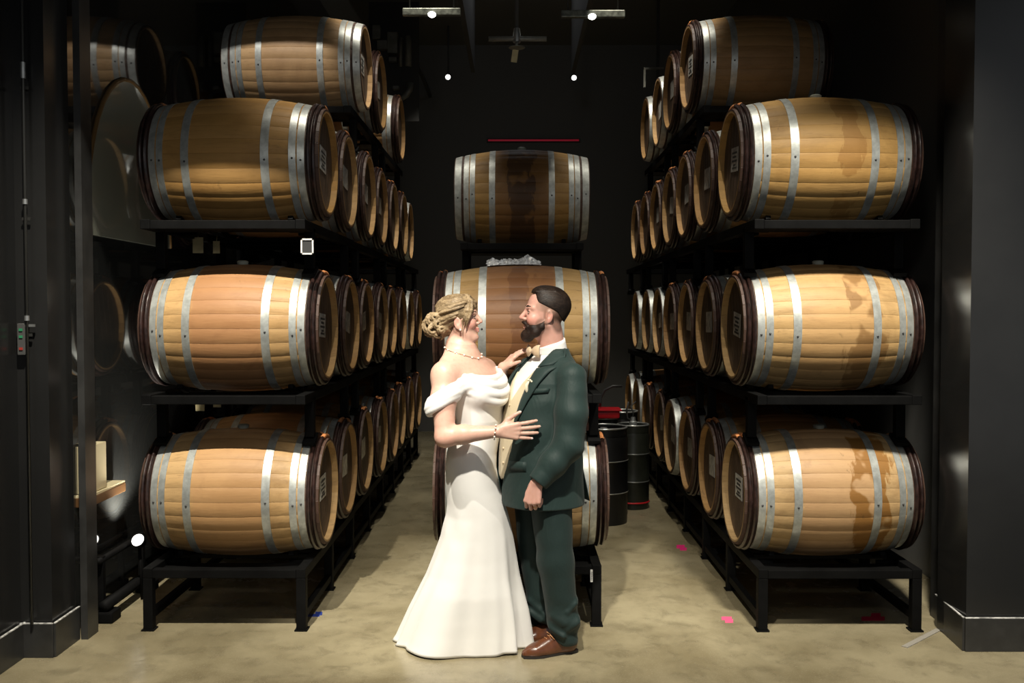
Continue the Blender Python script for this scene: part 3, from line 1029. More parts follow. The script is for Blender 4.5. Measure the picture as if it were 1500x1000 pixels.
# cream blocks standing in for a pale reflection in the polished wall
lb = empty('cream_reflection', (-2.29, 5.05, 0.70))
tag(lb, 'cream and brown blocks coloured as a pale reflection in the polished wall', 'ledge')
cream = simple('cream_reflection_tone', (0.55, 0.48, 0.30), 0.45)
box('cream_block', (0.03, 0.02, 0.135), (0.06, 0.22, 0.25), cream, lb, None, 0.004)
box('cream_strip', (0.035, 0.12, 0.0), (0.07, 0.46, 0.014), cream, lb)
box('brown_strip', (0.036, 0.12, -0.03), (0.072, 0.47, 0.05), simple('brown_reflection_tone', (0.10, 0.05, 0.02), 0.35), lb, None, 0.004)
# low rail along the foot of the polished wall
fr = empty('floor_rail', (-2.20, 5.30, 0))
tag(fr, 'black bumper rail on plates along the foot of the polished wall', 'rail')
tube('rail_tube', [(0, -0.25, 0.09), (0, 1.2, 0.09)], 0.03, M['rack'], fr, 14)
tube('upper_tube', [(-0.03, -0.25, 0.33), (-0.03, 1.2, 0.33)], 0.018, M['rack'], fr, 12)
for y in (-0.2, 0.35, 1.0):
    box('rail_plate', (0, y, 0.03), (0.10, 0.12, 0.06), M['rack'], fr, None, 0.01)
    box('rail_post', (-0.03, y, 0.18), (0.03, 0.03, 0.34), M['rack'], fr)
# round white lamp low by the polished wall
wlm = empty('floor_lamp', (-2.16, 5.42, 0.36))
tag(wlm, 'small round white lamp low beside the polished wall', 'lamp')
_o = lathe('lamp_housing', [(0.0001, -0.05), (0.03, -0.05), (0.042, -0.01), (0.042, 0.004), (0.036, 0.004), (0.036, -0.004), (0.0001, -0.005)], M['rack'], wlm, 20)
_l = lathe('lens_and_glint', [(0.0001, 0.006), (0.02, 0.005), (0.035, 0.0)], M['lens'], wlm, 20)
for q in (_o, _l):
    q.rotation_euler = (0.9, -0.5, 0.3)
tube('lamp_stem', [(0, 0.03, -0.03), (0, 0.05, -0.355)], 0.008, M['rack'], wlm, 8)
# ------------------------------------------------------------------ solid modelling on a voxel field (for the two people)
class Field:
    def __init__(self, lo, hi, h):
        self.lo = np.array(lo, np.float32)
        self.h = h
        self.n = np.ceil((np.array(hi) - np.array(lo)) / h).astype(int) + 1
        self.d = np.full(tuple(self.n), 0.5, np.float32)

    def win(self, lo, hi):
        a = np.clip(np.floor((np.array(lo) - self.lo) / self.h).astype(int), 0, self.n)
        b = np.clip(np.ceil((np.array(hi) - self.lo) / self.h).astype(int) + 1, 0, self.n)
        if np.any(b <= a):
            return None, None
        ax = [(self.lo[i] + np.arange(a[i], b[i], dtype=np.float32) * self.h) for i in range(3)]
        g = (ax[0][:, None, None], ax[1][None, :, None], ax[2][None, None, :])
        return tuple(slice(a[i], b[i]) for i in range(3)), g

    def put(self, fn, lo, hi, k=0.0, sub=False, pad=0.065):
        m = k + pad
        w, g = self.win(np.array(lo) - m, np.array(hi) + m)
        if w is None:
            return self
        e = fn(*g).astype(np.float32)
        a = self.d[w]
        if sub:
            e = -e
            if k > 0:
                hh = np.maximum(k - np.abs(a - e), 0) / k
                self.d[w] = np.maximum(a, e) + hh * hh * k * 0.25
            else:
                self.d[w] = np.maximum(a, e)
        else:
            if k > 0:
                hh = np.maximum(k - np.abs(a - e), 0) / k
                self.d[w] = np.minimum(a, e) - hh * hh * k * 0.25
            else:
                self.d[w] = np.minimum(a, e)
        return self

    def cone(self, a, b, ra, rb, k=0.0, sub=False):
        """tapered rounded limb from a to b"""
        a, b = np.array(a, float), np.array(b, float)
        ab = b - a
        l2 = float(ab @ ab) + 1e-12

        def fn(x, y, z):
            px, py, pz = x - a[0], y - a[1], z - a[2]
            t = np.clip((px * ab[0] + py * ab[1] + pz * ab[2]) / l2, 0, 1)
            return np.sqrt((px - t * ab[0]) ** 2 + (py - t * ab[1]) ** 2 + (pz - t * ab[2]) ** 2) - (ra + (rb - ra) * t)
        r = max(ra, rb)
        return self.put(fn, np.minimum(a, b) - r, np.maximum(a, b) + r, k, sub)

    def chain(self, pts, rads, k=0.0):
        for i in range(len(pts) - 1):
            self.cone(pts[i], pts[i + 1], rads[i], rads[i + 1], k)
        return self

    def ell(self, c, r, k=0.0, R=None, sub=False):
        """ellipsoid; R: 3x3 whose columns are its axes"""
        c, r = np.array(c, float), np.array(r, float)
        R = np.eye(3) if R is None else np.array(R)

        def fn(x, y, z):
            px, py, pz = x - c[0], y - c[1], z - c[2]
            q = [(px * R[0, i] + py * R[1, i] + pz * R[2, i]) / r[i] for i in range(3)]
            k0 = np.sqrt(q[0] ** 2 + q[1] ** 2 + q[2] ** 2)
            k1 = np.sqrt((q[0] / r[0]) ** 2 + (q[1] / r[1]) ** 2 + (q[2] / r[2]) ** 2) + 1e-9
            return k0 * (k0 - 1) / k1
        m = np.abs(R) @ r
        return self.put(fn, c - m, c + m, k, sub)

    def loft(self, rows, k=0.0, p=2.0, sub=False, yaw=0.0, fold=None, cap=0.0):
        """rows of (z, cx, cy, a, b[, front bulge]): upright tube of superellipses, a along its own x"""
        rows = np.array(sorted(rows), float)
        z0, z1 = rows[0, 0], rows[-1, 0]
        cs, sn = math.cos(yaw), math.sin(yaw)

        def fn(x, y, z):
            zz = np.clip(z, z0, z1)
            cx, cy, a, b = (np.interp(zz, rows[:, 0], rows[:, i]) for i in range(1, 5))
            u, v = (x - cx) * cs + (y - cy) * sn, -(x - cx) * sn + (y - cy) * cs
            if fold is not None:
                s = 1.0 + fold(np.arctan2(v, u), zz)
                a, b = a * s, b * s
            q = (np.abs(u / a) ** p + np.abs(v / b) ** p) ** (1.0 / p)
            d = (q - 1) * np.minimum(a, b) * (0.55 + 0.45 * np.maximum(a, b) / np.minimum(a, b) * 0.8)
            dz = np.maximum(z0 - z, z - z1) + 0 * d
            return np.where(dz > 0, np.sqrt(np.maximum(d, 0) ** 2 + dz ** 2) if cap else np.maximum(d, dz), d)
        m = rows[:, 3:5].max() * 1.25
        lo = (rows[:, 1].min() - m, rows[:, 2].min() - m, z0)
        hi = (rows[:, 1].max() + m, rows[:, 2].max() + m, z1)
        return self.put(fn, lo, hi, k, sub, 0.07)

    def cut(self, fn, lo, hi, k=0.0):
        return self.put(fn, lo, hi, k, True)

    def mesh(self):
        """naive surface nets"""
        d = self.d
        s = d < 0
        c = s[:-1, :-1, :-1].astype(np.int8)
        for i, j, l in ((1, 0, 0), (0, 1, 0), (0, 0, 1), (1, 1, 0), (1, 0, 1), (0, 1, 1), (1, 1, 1)):
            c = c + s[i:s.shape[0] - 1 + i, j:s.shape[1] - 1 + j, l:s.shape[2] - 1 + l]
        act = (c > 0) & (c < 8)
        ids = np.full(act.shape, -1, np.int64)
        I = np.argwhere(act)
        ids[act] = np.arange(len(I))
        acc = np.zeros((len(I), 3))
        cnt = np.zeros(len(I))
        cor = np.array([(i, j, l) for i in (0, 1) for j in (0, 1) for l in (0, 1)])
        val = np.stack([d[I[:, 0] + q[0], I[:, 1] + q[1], I[:, 2] + q[2]] for q in cor], 1)
        for a in range(8):
            for b in range(a + 1, 8):
                if np.abs(cor[a] - cor[b]).sum() != 1:
                    continue
                va, vb = val[:, a], val[:, b]
                m = (va < 0) != (vb < 0)
                t = np.where(m, va / np.where(m, va - vb, 1), 0)
                acc += np.where(m[:, None], cor[a] + t[:, None] * (cor[b] - cor[a]), 0)
                cnt += m
        v = (I + acc / cnt[:, None]) * self.h + self.lo
        fs = []
        for ax in range(3):
            sl0 = [slice(None)] * 3
            sl1 = [slice(None)] * 3
            sl0[ax], sl1[ax] = slice(0, -1), slice(1, None)
            e0, e1 = s[tuple(sl0)], s[tuple(sl1)]
            for flip in (False, True):
                m = (e0 & ~e1) if not flip else (~e0 & e1)
                P = np.argwhere(m)
                o = [q for q in range(3) if q != ax]
                P = P[(P[:, o[0]] > 0) & (P[:, o[1]] > 0) & (P[:, o[0]] < act.shape[o[0]]) & (P[:, o[1]] < act.shape[o[1]])]
                quad = []
                for da, db in ((0, 0), (1, 0), (1, 1), (0, 1)):
                    Q = P.copy()
                    Q[:, o[0]] -= da
                    Q[:, o[1]] -= db
                    quad.append(ids[Q[:, 0], Q[:, 1], Q[:, 2]])
                q = np.stack(quad, 1)
                if flip != (ax == 1):
                    q = q[:, ::-1]
                fs.append(q)
        return v, np.concatenate(fs)

    def build(self, name, mat, parent=None, smooth=2, disp=None):
        v, f = self.mesh()
        # a little Laplacian smoothing takes the voxel steps out
        e = np.concatenate([f[:, [i, (i + 1) % 4]] for i in range(4)])
        e = np.concatenate([e, e[:, ::-1]])
        n = np.bincount(e[:, 0], minlength=len(v)).astype(float)
        n[n == 0] = 1
        for it in range(smooth * 2):
            w = 0.5 if it % 2 == 0 else -0.52
            avg = np.stack([np.bincount(e[:, 0], v[e[:, 1], i], len(v)) for i in range(3)], 1) / n[:, None]
            v = v + w * (avg - v)
        if disp is not None:
            v = disp(v)
        me = bpy.data.meshes.new(name)
        me.vertices.add(len(v))
        me.vertices.foreach_set('co', v.astype(np.float32).ravel())
        me.loops.add(f.size)
        me.loops.foreach_set('vertex_index', f.astype(np.int32).ravel())
        me.polygons.add(len(f))
        me.polygons.foreach_set('loop_start', np.arange(0, f.size, 4, dtype=np.int32))
        me.polygons.foreach_set('use_smooth', np.ones(len(f), bool))
        me.update(calc_edges=True)
        me.validate()
        if mat is not None:
            me.materials.append(mat)
        return link_data(name, me, parent)


def paint(o, layers, base):
    """colour attribute on a skin mesh from (colour, centre, radii, strength) blobs: lips, cheeks, brows"""
    me = o.data
    n = len(me.vertices)
    co = np.empty(n * 3, np.float32)
    me.vertices.foreach_get('co', co)
    co = co.reshape(-1, 3)
    c = np.tile(np.array(base, np.float32), (n, 1))
    for colr, cen, rad, st in layers:
        q = np.sqrt((((co - np.array(cen)) / np.array(rad)) ** 2).sum(1))
        f = np.clip((1.15 - q) / 0.45, 0, 1)
        f = (f * f * (3 - 2 * f) * st)[:, None]
        c = c * (1 - f) + np.array(colr) * f
    at_ = me.color_attributes.new('tint', 'FLOAT_COLOR', 'POINT')
    at_.data.foreach_set('color', np.concatenate([c, np.ones((n, 1))], 1).astype(np.float32).ravel())


def skin_material(name):
    t = NT(name)
    a = t.n('ShaderNodeAttribute', attribute_name='tint')
    nz = t.noise(t.coords(), 55, 3, 0.6)
    col = t.mix(t.math('MULTIPLY', t.ramp(nz, 0.4, 0.7), 0.12), a.outputs['Color'], (0.45, 0.16, 0.10))
    t.bump(nz, 0.04, 0.003)
    m = t.out(col, 0.42, 0, 0.4, Subsurface_Weight=0.12, Subsurface_Scale=0.012)
    t.b.inputs['Subsurface Radius'].default_value = (1.0, 0.35, 0.2)
    return m


def fabric(name, color, rough=0.7, sheen=0.2, scale=900, var=0.12, big=0.08, bump=0.05, wrinkle=0.0, spec=0.3):
    t = NT(name)
    co = t.coords()
    w = t.noise(co, scale, 2, 0.5)
    b = t.noise(co, 7, 3, 0.5)
    c = t.mix(t.ramp(w, 0.3, 0.7), tuple(x * (1 - var) for x in color), tuple(min(1, x * (1 + var)) for x in color))
    c = t.mix(t.math('MULTIPLY', b, big), c, tuple(x * 0.7 for x in color))
    if wrinkle > 0:
        wn = t.noise(t.mapping(co, (1, 1, 0.45)), 11, 4, 0.55, 0.8)
        t.bump(wn, wrinkle, 0.02)
    else:
        t.bump(w, bump, 0.002)
    return t.out(c, rough, 0, spec, Sheen_Weight=sheen)


def rot_axes(fwd, up=(0, 0, 1)):
    """3x3, columns forward / left / up"""
    f = Vector(fwd).normalized()
    l = Vector(up).cross(f).normalized()
    u = f.cross(l)
    return np.array([[f[i], l[i], u[i]] for i in range(3)])


class Frame:
    """local frame: x forward, y to the person's left, z up"""
    def __init__(self, o, fwd, up=(0, 0, 1), s=1.0):
        self.o, self.R, self.s = np.array(o, float), rot_axes(fwd, up), s

    def __call__(self, x, y, z):
        return self.o + self.R @ (np.array([x, y, z]) * self.s)


def hand(F, wrist, fwd, palm_n, side, curl=0.3, spread=0.10, s=1.0, k=0.006, thumb_out=0.7, thumb_curl=0.2, fingers=None):
    """palm with five fingers in field F. fwd: towards the fingertips, palm_n: out of the palm,
    side: +1 when the thumb lies on the fwd x palm_n side"""
    f = np.array(Vector(fwd).normalized())
    n = np.array(palm_n, float)
    n = n - f * (n @ f)
    n /= np.linalg.norm(n)
    l = np.cross(f, n) * side          # towards the thumb
    w = np.array(wrist, float)

    def P(a, b, c):
        return w + (f * a + l * b + n * c) * s
    # palm as a fan of rounded metacarpals
    mc = [(0.088, 0.030), (0.092, 0.010), (0.088, -0.010), (0.080, -0.028)]
    for a, b in mc:
        F.cone(P(0.004, b * 0.45, 0), P(a, b, -0.002), 0.0155 * s, 0.0120 * s, 0.010)
    F.cone(P(0.02, 0.014, 0.008), P(0.055, 0.030, 0.008), 0.014 * s, 0.013 * s, 0.012)
    F.cone(P(0.02, -0.012, 0.006), P(0.06, -0.022, 0.006), 0.013 * s, 0.011 * s, 0.012)
    tips = []
    lens = [(0.040, 0.024, 0.020), (0.044, 0.027, 0.021), (0.041, 0.025, 0.020), (0.032, 0.019, 0.018)]
    for q in range(4):
        a, b = mc[q]
        cu = curl if not isinstance(curl, (list, tuple)) else curl[q]
        sp = (1.5 - q) * spread
        p = P(a, b, -0.001)
        ang = cu * 0.7
        r = (0.0092, 0.0085, 0.0078, 0.0066)
        rs = 1.0 if q < 3 else 0.88
        for j, L in enumerate(lens[q]):
            d = (f * math.cos(ang) + n * math.sin(ang))
            d = d * math.cos(sp) + l * math.sin(sp)
            e = p + d * L * s
            F.cone(p, e, r[j] * rs * s, r[j + 1] * rs * s, 0.0025)
            p = e
            ang += cu * (1.1 if j == 0 else 0.8)
        tips.append((p, d, cu))
    # thumb leaves the side of the palm near its base
    t0, t1 = P(0.018, 0.018, 0.006), P(0.045, 0.018 + 0.030 * thumb_out, 0.012)
    d = (f * 0.85 + l * 0.5 * thumb_out + n * thumb_curl)
    d /= np.linalg.norm(d)
    t2 = t1 + d * 0.034 * s
    d2 = d + n * thumb_curl * 0.8 - l * 0.15
    d2 /= np.linalg.norm(d2)
    t3 = t2 + d2 * 0.026 * s
    F.cone(t0, t1, 0.0145 * s, 0.0118 * s, 0.010)
    F.cone(t1, t2, 0.0108 * s, 0.0098 * s, 0.003)
    F.cone(t2, t3, 0.0096 * s, 0.0076 * s, 0.003)
    return tips, (t3, d2), (f, l, n)
# ------------------------------------------------------------------ the couple (metres; y measured from the line they stand on)
CY = 4.70
skin_m = skin_material('skin')
SKIN_B, SKIN_G = (0.66, 0.41, 0.32), (0.62, 0.35, 0.28)


def head_shape(F, L, s, female, ear=(0.0, 0.0)):
    """skull, face, nose, lips, ears in frame L"""
    R = L.R

    def e(c, r, k, sub=False, Rm=None):
        F.ell(L(*c), np.array(r) * s, k * s, R if Rm is None else Rm, sub)

    def c(a, b, ra, rb, k, sub=False):
        F.cone(L(*a), L(*b), ra * s, rb * s, k * s, sub)
    e((-0.012, 0, 0.045), (0.098, 0.074, 0.082), 0.0)
    e((0.026, 0, -0.022), (0.060, 0.059, 0.086), 0.03)
    jw = 0.048 if female else 0.054
    for q in (-1, 1):
        c((-0.004, q * jw, -0.045), (0.060, q * 0.017, -0.096), 0.017, 0.015, 0.022)
        e((0.060, q * 0.038, -0.026), (0.025, 0.022, 0.024), 0.022)
    e((0.070, 0, -0.098), (0.019, 0.022, 0.0165), 0.016)
    for q in (-1, 1):
        c((0.083, q * 0.010, 0.025), (0.066, q * 0.045, 0.026), 0.0085 if female else 0.0105, 0.008, 0.014)
        e((0.090, q * 0.031, 0.006), (0.016, 0.017, 0.011), 0.010, True)
        e((0.0715, q * 0.031, 0.008), (0.0132, 0.0135, 0.0125), 0.004)
    tip = (0.1075, 0, -0.019) if female else (0.109, 0, -0.022)
    c((0.084, 0, 0.022), tip, 0.0075, 0.0095 if female else 0.011, 0.010)
    for q in (-1, 1):
        e((0.093, q * 0.0115, -0.027), (0.010, 0.0075, 0.0075), 0.006)
    # smiling mouth
    for q in (-1, 1):
        c((0.0885, 0, -0.0540), (0.074, q * 0.026, -0.0520), 0.0058, 0.0035, 0.007)
        c((0.0870, 0, -0.0660), (0.073, q * 0.025, -0.0545), 0.0064, 0.0035, 0.007)
        c((0.0960, 0, -0.0602), (0.079, q * 0.026, -0.0530), 0.0012, 0.0010, 0.002, True)
    # ears
    for q in (-1, 1):
        e((-0.010 + ear[0], q * 0.073, -0.004 + ear[1]), (0.018, 0.0075, 0.031), 0.004)
        e((0.000 + ear[0], q * 0.071, -0.031 + ear[1]), (0.0095, 0.0065, 0.011), 0.006)
        e((-0.006 + ear[0], q * 0.0815, 0.002 + ear[1]), (0.0095, 0.0055, 0.018), 0.003, True)


def face_paint(L, s, base, female):
    lip = (0.55, 0.13, 0.13) if female else (0.50, 0.20, 0.16)
    ly = [((0.70, 0.30, 0.24), L(0.062, 0.045, -0.025), (0.03 * s,) * 3, 0.55), ((0.70, 0.30, 0.24), L(0.062, -0.045, -0.025), (0.03 * s,) * 3, 0.55),
          ((0.68, 0.28, 0.22), L(0.105, 0, -0.02), (0.014 * s,) * 3, 0.4)]
    for q in (-1, 1):
        ly.append(((0.66, 0.27, 0.21), L(-0.01, q * 0.078, 0), (0.022 * s, 0.012 * s, 0.034 * s), 0.5))
        for t in (0.0, 0.35, 0.7, 1.0):
            ly.append((lip, L(0.090 - 0.016 * t, q * 0.025 * t, -0.0550 + 0.002 * t), (0.0080 * s, 0.009 * s, 0.0046 * s), 0.75))
            ly.append((lip, L(0.088 - 0.015 * t, q * 0.023 * t, -0.0660 + 0.010 * t), (0.0080 * s, 0.009 * s, 0.0046 * s), 0.75))
        ly.append(((0.35, 0.17, 0.12) if female else base, L(0.083, q * 0.031, 0.015), (0.010 * s, 0.016 * s, 0.006 * s), 0.5))
    return ly


eye_white = simple('eye_white', (0.50, 0.46, 0.42), 0.2)
eye_iris = simple('eye_iris', (0.05, 0.035, 0.02), 0.1)
lash_m = simple('dark_lash', (0.015, 0.010, 0.008), 0.7)


def uv_ball(name, c, r, mat, parent, seg=14, squash=(1, 1, 1), R=None):
    bm = bmesh.new()
    bmesh.ops.create_uvsphere(bm, u_segments=seg, v_segments=seg // 2 + 2, radius=r)
    bmesh.ops.scale(bm, vec=squash, verts=bm.verts[:])
    if R is not None:
        bmesh.ops.rotate(bm, cent=(0, 0, 0), matrix=Matrix([[R[i][j] for j in range(3)] for i in range(3)]), verts=bm.verts[:])
    bmesh.ops.translate(bm, vec=tuple(c), verts=bm.verts[:])
    return link_bm(name, bm, mat, parent, smooth=True)


def eyes(L, s, parent, brow_mat, brow_r, female):
    for q in (-1, 1):
        ey = uv_ball('eye', L(0.0745, q * 0.031, 0.0070), 0.0109 * s, eye_white, parent)
        uv_ball('iris', L(0.0800, q * 0.031, 0.0070), 0.0061 * s, eye_iris, ey)
        v, f = tube_data([L(0.0790, q * 0.0195, 0.0085), L(0.0862, q * 0.027, 0.0108), L(0.0864, q * 0.034, 0.0108), L(0.0775, q * 0.0440, 0.0078)],
                         [0.0008 * s, (0.0026 if female else 0.0022) * s, (0.0030 if female else 0.0022) * s, 0.001 * s], 8)
        link_mesh('eyelashes', v, f, lash_m, ey, True)
        v, f = tube_data([L(0.0915, q * 0.012, 0.0295), L(0.0885, q * 0.027, 0.0345), L(0.0735, q * 0.046, 0.0315)], [brow_r * s, brow_r * 1.1 * s, brow_r * 0.5 * s], 8)
        link_mesh('eyebrow', v, f, brow_mat, parent, True)


def hair_material(name, dark, light, scale=1.0, bump=0.4):
    t = NT(name)
    co = t.coords()
    n1 = t.noise(t.mapping(co, (38, 38, 120)), scale, 3, 0.6, 1.5)
    n2 = t.noise(t.mapping(co, (14, 14, 22)), scale, 3, 0.6, 0.6)
    c = t.mix(t.ramp(t.math('ADD', t.math('MULTIPLY', n1, 0.5), t.math('MULTIPLY', n2, 0.5)), 0.38, 0.62), dark, light)
    t.bump(n1, bump, 0.004)
    return t.out(c, 0.5, 0, 0.25)


def rel(o):
    """people are modelled about x=0, y=CY: shift their parts by parenting"""
    return o


# ================================================================== bride
bride = empty('person', (0, CY, 0))
tag(bride, 'bride in a white off-shoulder satin gown with blonde updo, hand on the groom\'s jacket', 'person')
sB = 0.965
hB = Frame((-0.274, 0.0, 1.627), (1.0, -0.12, 0.09), s=sB)
fB = np.array([0.848, -0.53, 0.0])
lB = np.array([0.53, 0.848, 0.0])
yawB = math.atan2(lB[1], lB[0])
torsoB = [(0.98, -0.20, 0.0, 0.105, 0.078), (1.06, -0.185, 0, 0.122, 0.088), (1.13, -0.175, 0, 0.128, 0.094), (1.22, -0.185, 0, 0.136, 0.101), (1.30, -0.195, 0, 0.148, 0.104),
          (1.37, -0.212, 0, 0.145, 0.090), (1.42, -0.232, 0, 0.120, 0.070), (1.455, -0.25, 0, 0.070, 0.055), (1.485, -0.258, 0, 0.04, 0.04)]
F = Field((-0.47, -0.33, 0.99), (0.14, 0.33, 1.79), 0.0027)
F.loft(torsoB, 0.0, 2.15, yaw=yawB)
for q in (-1, 1):
    cb = np.array([-0.195, 0, 1.272]) + fB * 0.070 + lB * 0.066 * q
    F.ell(cb, (0.070, 0.068, 0.066), 0.03)
shN = np.array([-0.338, -0.142, 1.366])
shF = np.array([-0.160, 0.142, 1.366])
for S in (shN, shF):
    F.cone((-0.252, 0.0, 1.440), S + np.array([0, 0, 0.004]), 0.042, 0.050, 0.06)
    F.cone(np.array([-0.225, 0, 1.33]), S - np.array([0, 0, 0.02]), 0.075, 0.052, 0.05)
# collar bones
for q in (-1, 1):
    F.cone(np.array([-0.25, 0, 1.425]) + fB * 0.050 + lB * 0.018 * q, np.array([-0.25, 0, 1.432]) + fB * 0.020 + lB * 0.135 * q, 0.008, 0.008, 0.014)
F.cone((-0.252, 0.004, 1.40), (-0.272, 0.004, 1.555), 0.056, 0.052, 0.06)
for S in (shN, shF):
    F.cone((-0.288, 0.006, 1.495), (np.array([-0.27, 0, 1.43]) + S) / 2 + np.array([-0.02, 0, 0.016]), 0.034, 0.038, 0.05)
head_shape(F, hB, sB, True, (0.010, -0.014))
F.cone((-0.262, 0, 1.50), (-0.235, -0.005, 1.56), 0.040, 0.035, 0.02)
elN = np.array([-0.330, -0.232, 1.078])
wrN = np.array([-0.083, -0.252, 1.106])
F.chain([shN, shN * 0.6 + elN * 0.4 + np.array([-0.006, -0.01, 0]), elN], [0.060, 0.057, 0.046], 0.03)
F.chain([elN, elN * 0.65 + wrN * 0.35 + np.array([0, 0, 0.004]), wrN], [0.047, 0.044, 0.0265], 0.02)
elF = np.array([-0.115, 0.225, 1.165])
wrF = np.array([-0.062, 0.080, 1.388])
F.chain([shF, elF], [0.058, 0.046], 0.03)
F.chain([elF, elF * 0.6 + wrF * 0.4, wrF], [0.045, 0.041, 0.026], 0.02)
tipsN, thN, axN = hand(F, wrN + np.array([0.004, 0, 0]), (1.0, 0.02, 0.03), (0.02, 1.0, 0.05), 1, curl=0.14, spread=0.085, s=1.06, thumb_out=1.1, thumb_curl=0.05)
tipsF, thF, axF = hand(F, wrF, (0.66, -0.05, 0.66), (0.70, 0.25, -0.66), -1, curl=0.22, spread=0.02, s=0.86, thumb_out=0.8)
bodyB = F.build('body', skin_m, bride)
paint(bodyB, face_paint(hB, sB, SKIN_B, True) + [((0.70, 0.36, 0.27), elN, (0.07, 0.07, 0.07), 0.4)], SKIN_B)
bride_brow = simple('brown_brow_hair', (0.12, 0.07, 0.035), 0.7)
eyes(hB, sB, bride, bride_brow, 0.0018, True)
# fingernails
nail_m = simple('pale_nail_polish', (0.85, 0.70, 0.66), 0.2)
for (p, d, cu) in tipsN:
    a = np.array(d)
    n = -axN[2]
    uv_ball('fingernail', p - a * 0.001 + n * 0.0046, 0.0062, nail_m, bride, 10, (1.45, 0.85, 0.35), np.stack([a, np.cross(n, a), n], 1))
p, d = thN
uv_ball('fingernail', p + np.array([0, -0.005, 0.001]), 0.0066, nail_m, bride, 10, (1.4, 0.8, 0.4), np.stack([d, np.cross((0, -1, 0), d), (0, -1, 0)], 1))

# hair: swept-back strands gathered in a curled bun
hairB = hair_material('blonde_hair', (0.13, 0.088, 0.046), (0.36, 0.265, 0.155), 1.0, 0.10)
F = Field((-0.50, -0.16, 1.44), (-0.13, 0.16, 1.80), 0.0021)


def hb(x, y, z):
    return hB(x, y, z)


cen = np.array([-0.012, 0, 0.045])
rad = np.array([0.098, 0.074, 0.082]) + 0.005
F.ell(hB(*cen), rad * sB * 1.015, 0, hB.R)
# clear the face, neck and ear sides
F.ell(hB(0.105, 0, -0.030), np.array((0.062, 0.10, 0.080)) * sB, 0.012, hB.R, True)
F.cut(lambda x, y, z: (z - (hB(0, 0, -0.028)[2])) + 0 * x + 0 * y - 0.55 * (x - hB(0, 0, 0)[0] - 0.0) * 0.0, (-0.6, -0.2, 1.40), (0.0, 0.2, hB(0, 0, -0.028)[2]), 0.008)
hrnd = random.Random(11)


def on_scalp(az, el, off=0.0):
    """az from straight ahead to the person's left, el upward"""
    d = np.array([math.cos(el) * math.cos(az), math.cos(el) * math.sin(az), math.sin(el)])
    return cen + d * (rad + off)


strands = []
for side in (-1, 1):
    for i in range(24):
        t = i / 23
        # from the front hairline (parting near the top) down to the temple, all ending at the bun
        az0 = side * (0.12 + 0.95 * t)
        el0 = 0.98 - 0.72 * t + hrnd.uniform(-0.03, 0.03)
        pts, rr = [], []
        for j in range(9):
            w = j / 8
            az = az0 + (side * 2.80 - az0) * (w ** 0.95)
            el = el0 * (1 - w) + (-0.06 - 0.16 * t) * w + math.sin(w * PI) * (0.30 - 0.35 * t) + 0.03 * math.sin(7 * w + i)
            pts.append(hB(*on_scalp(az, el, 0.0045 + 0.004 * math.sin(w * PI + i * 1.7))))
            rr.append((0.0032 + 0.0026 * math.sin(PI * min(1, w * 0.9 + 0.08))) * (0.75 + 0.5 * ((i * 7) % 5) / 4))
        F.chain(pts, rr, 0.0012)
# volume at the crown
F.ell(hB(-0.045, 0, 0.056), np.array((0.074, 0.066, 0.064)) * sB, 0.012, hB.R)
for i in range(13):
    y = -0.055 + 0.11 * i / 12
    pts = []
    for j in range(8):
        w = j / 7
        a = 0.5 + 2.25 * w
        pts.append(hB(-0.030 + 0.098 * math.cos(a) * (1 - 0.25 * abs(y) / 0.055), y * (1 - 0.4 * w) + 0.010 * math.sin(3 * w + i), 0.045 + (0.083 - abs(y) * 0.32) * math.sin(a)))
    F.chain(pts, [(0.65 + 0.35 * ((i * 5) % 3) / 2) * q for q in (0.006, 0.0075, 0.008, 0.008, 0.0075, 0.007, 0.0065, 0.005)], 0.0012)


def curl_loop(c, r, tilt, turns=1.1, rad0=0.0095, ph=0.0, drift=(0, 0, 0)):
    pts, rr = [], []
    n = int(14 * turns)
    ca, sa = math.cos(tilt), math.sin(tilt)
    for j in range(n + 1):
        a = ph + 2 * PI * turns * j / n
        w = j / n
        rs = r * (1.15 - 0.75 * w)
        x, z, y = rs * math.cos(a), rs * math.sin(a), -0.010 * w
        q = np.array([x * 1.0, y + sa * x * 0.7, z])
        pts.append(hB(*(np.array(c) + BUN + q * 1.12 + np.array(drift) * w)))
        rr.append(rad0 * (1.05 - 0.45 * w))
    F.chain(pts, rr, 0.0025)


BUN = np.array([0.008, 0, -0.002])
F.ell(hB(-0.122, 0, -0.014), np.array((0.046, 0.054, 0.052)) * sB, 0.012, hB.R)
for c, r, tl, ph in (((-0.140, -0.036, 0.012), 0.026, 0.4, 0.4), ((-0.162, -0.024, -0.018), 0.028, -0.3, 2.0), ((-0.138, -0.046, -0.034), 0.024, 0.6, 3.2), ((-0.106, -0.058, -0.012), 0.019, 0.5, 1.0),
                     ((-0.150, 0.020, -0.004), 0.030, -0.4, 0.2), ((-0.140, 0.036, -0.035), 0.024, 0.2, 4.0), ((-0.118, -0.030, -0.058), 0.022, 0.9, 5.0), ((-0.165, 0.004, -0.042), 0.024, 0.1, 1.4),
                     ((-0.120, -0.050, 0.026), 0.017, -0.2, 2.6), ((-0.092, -0.060, -0.040), 0.016, 0.4, 0.0)):
    curl_loop(c, r, tl, 1.9, 0.0088, ph, (0, -0.008, -0.002))
# a twist across the side, above the ear
F.chain([hB(0.005, -0.078, 0.030), hB(-0.030, -0.083, 0.022), hB(-0.065, -0.076, 0.008), hB(-0.098, -0.062, 0.004)], [0.006, 0.009, 0.0095, 0.008], 0.003)
F.chain([hB(-0.005, -0.080, 0.014), hB(-0.040, -0.080, 0.006), hB(-0.075, -0.070, -0.012)], [0.005, 0.008, 0.007], 0.003)
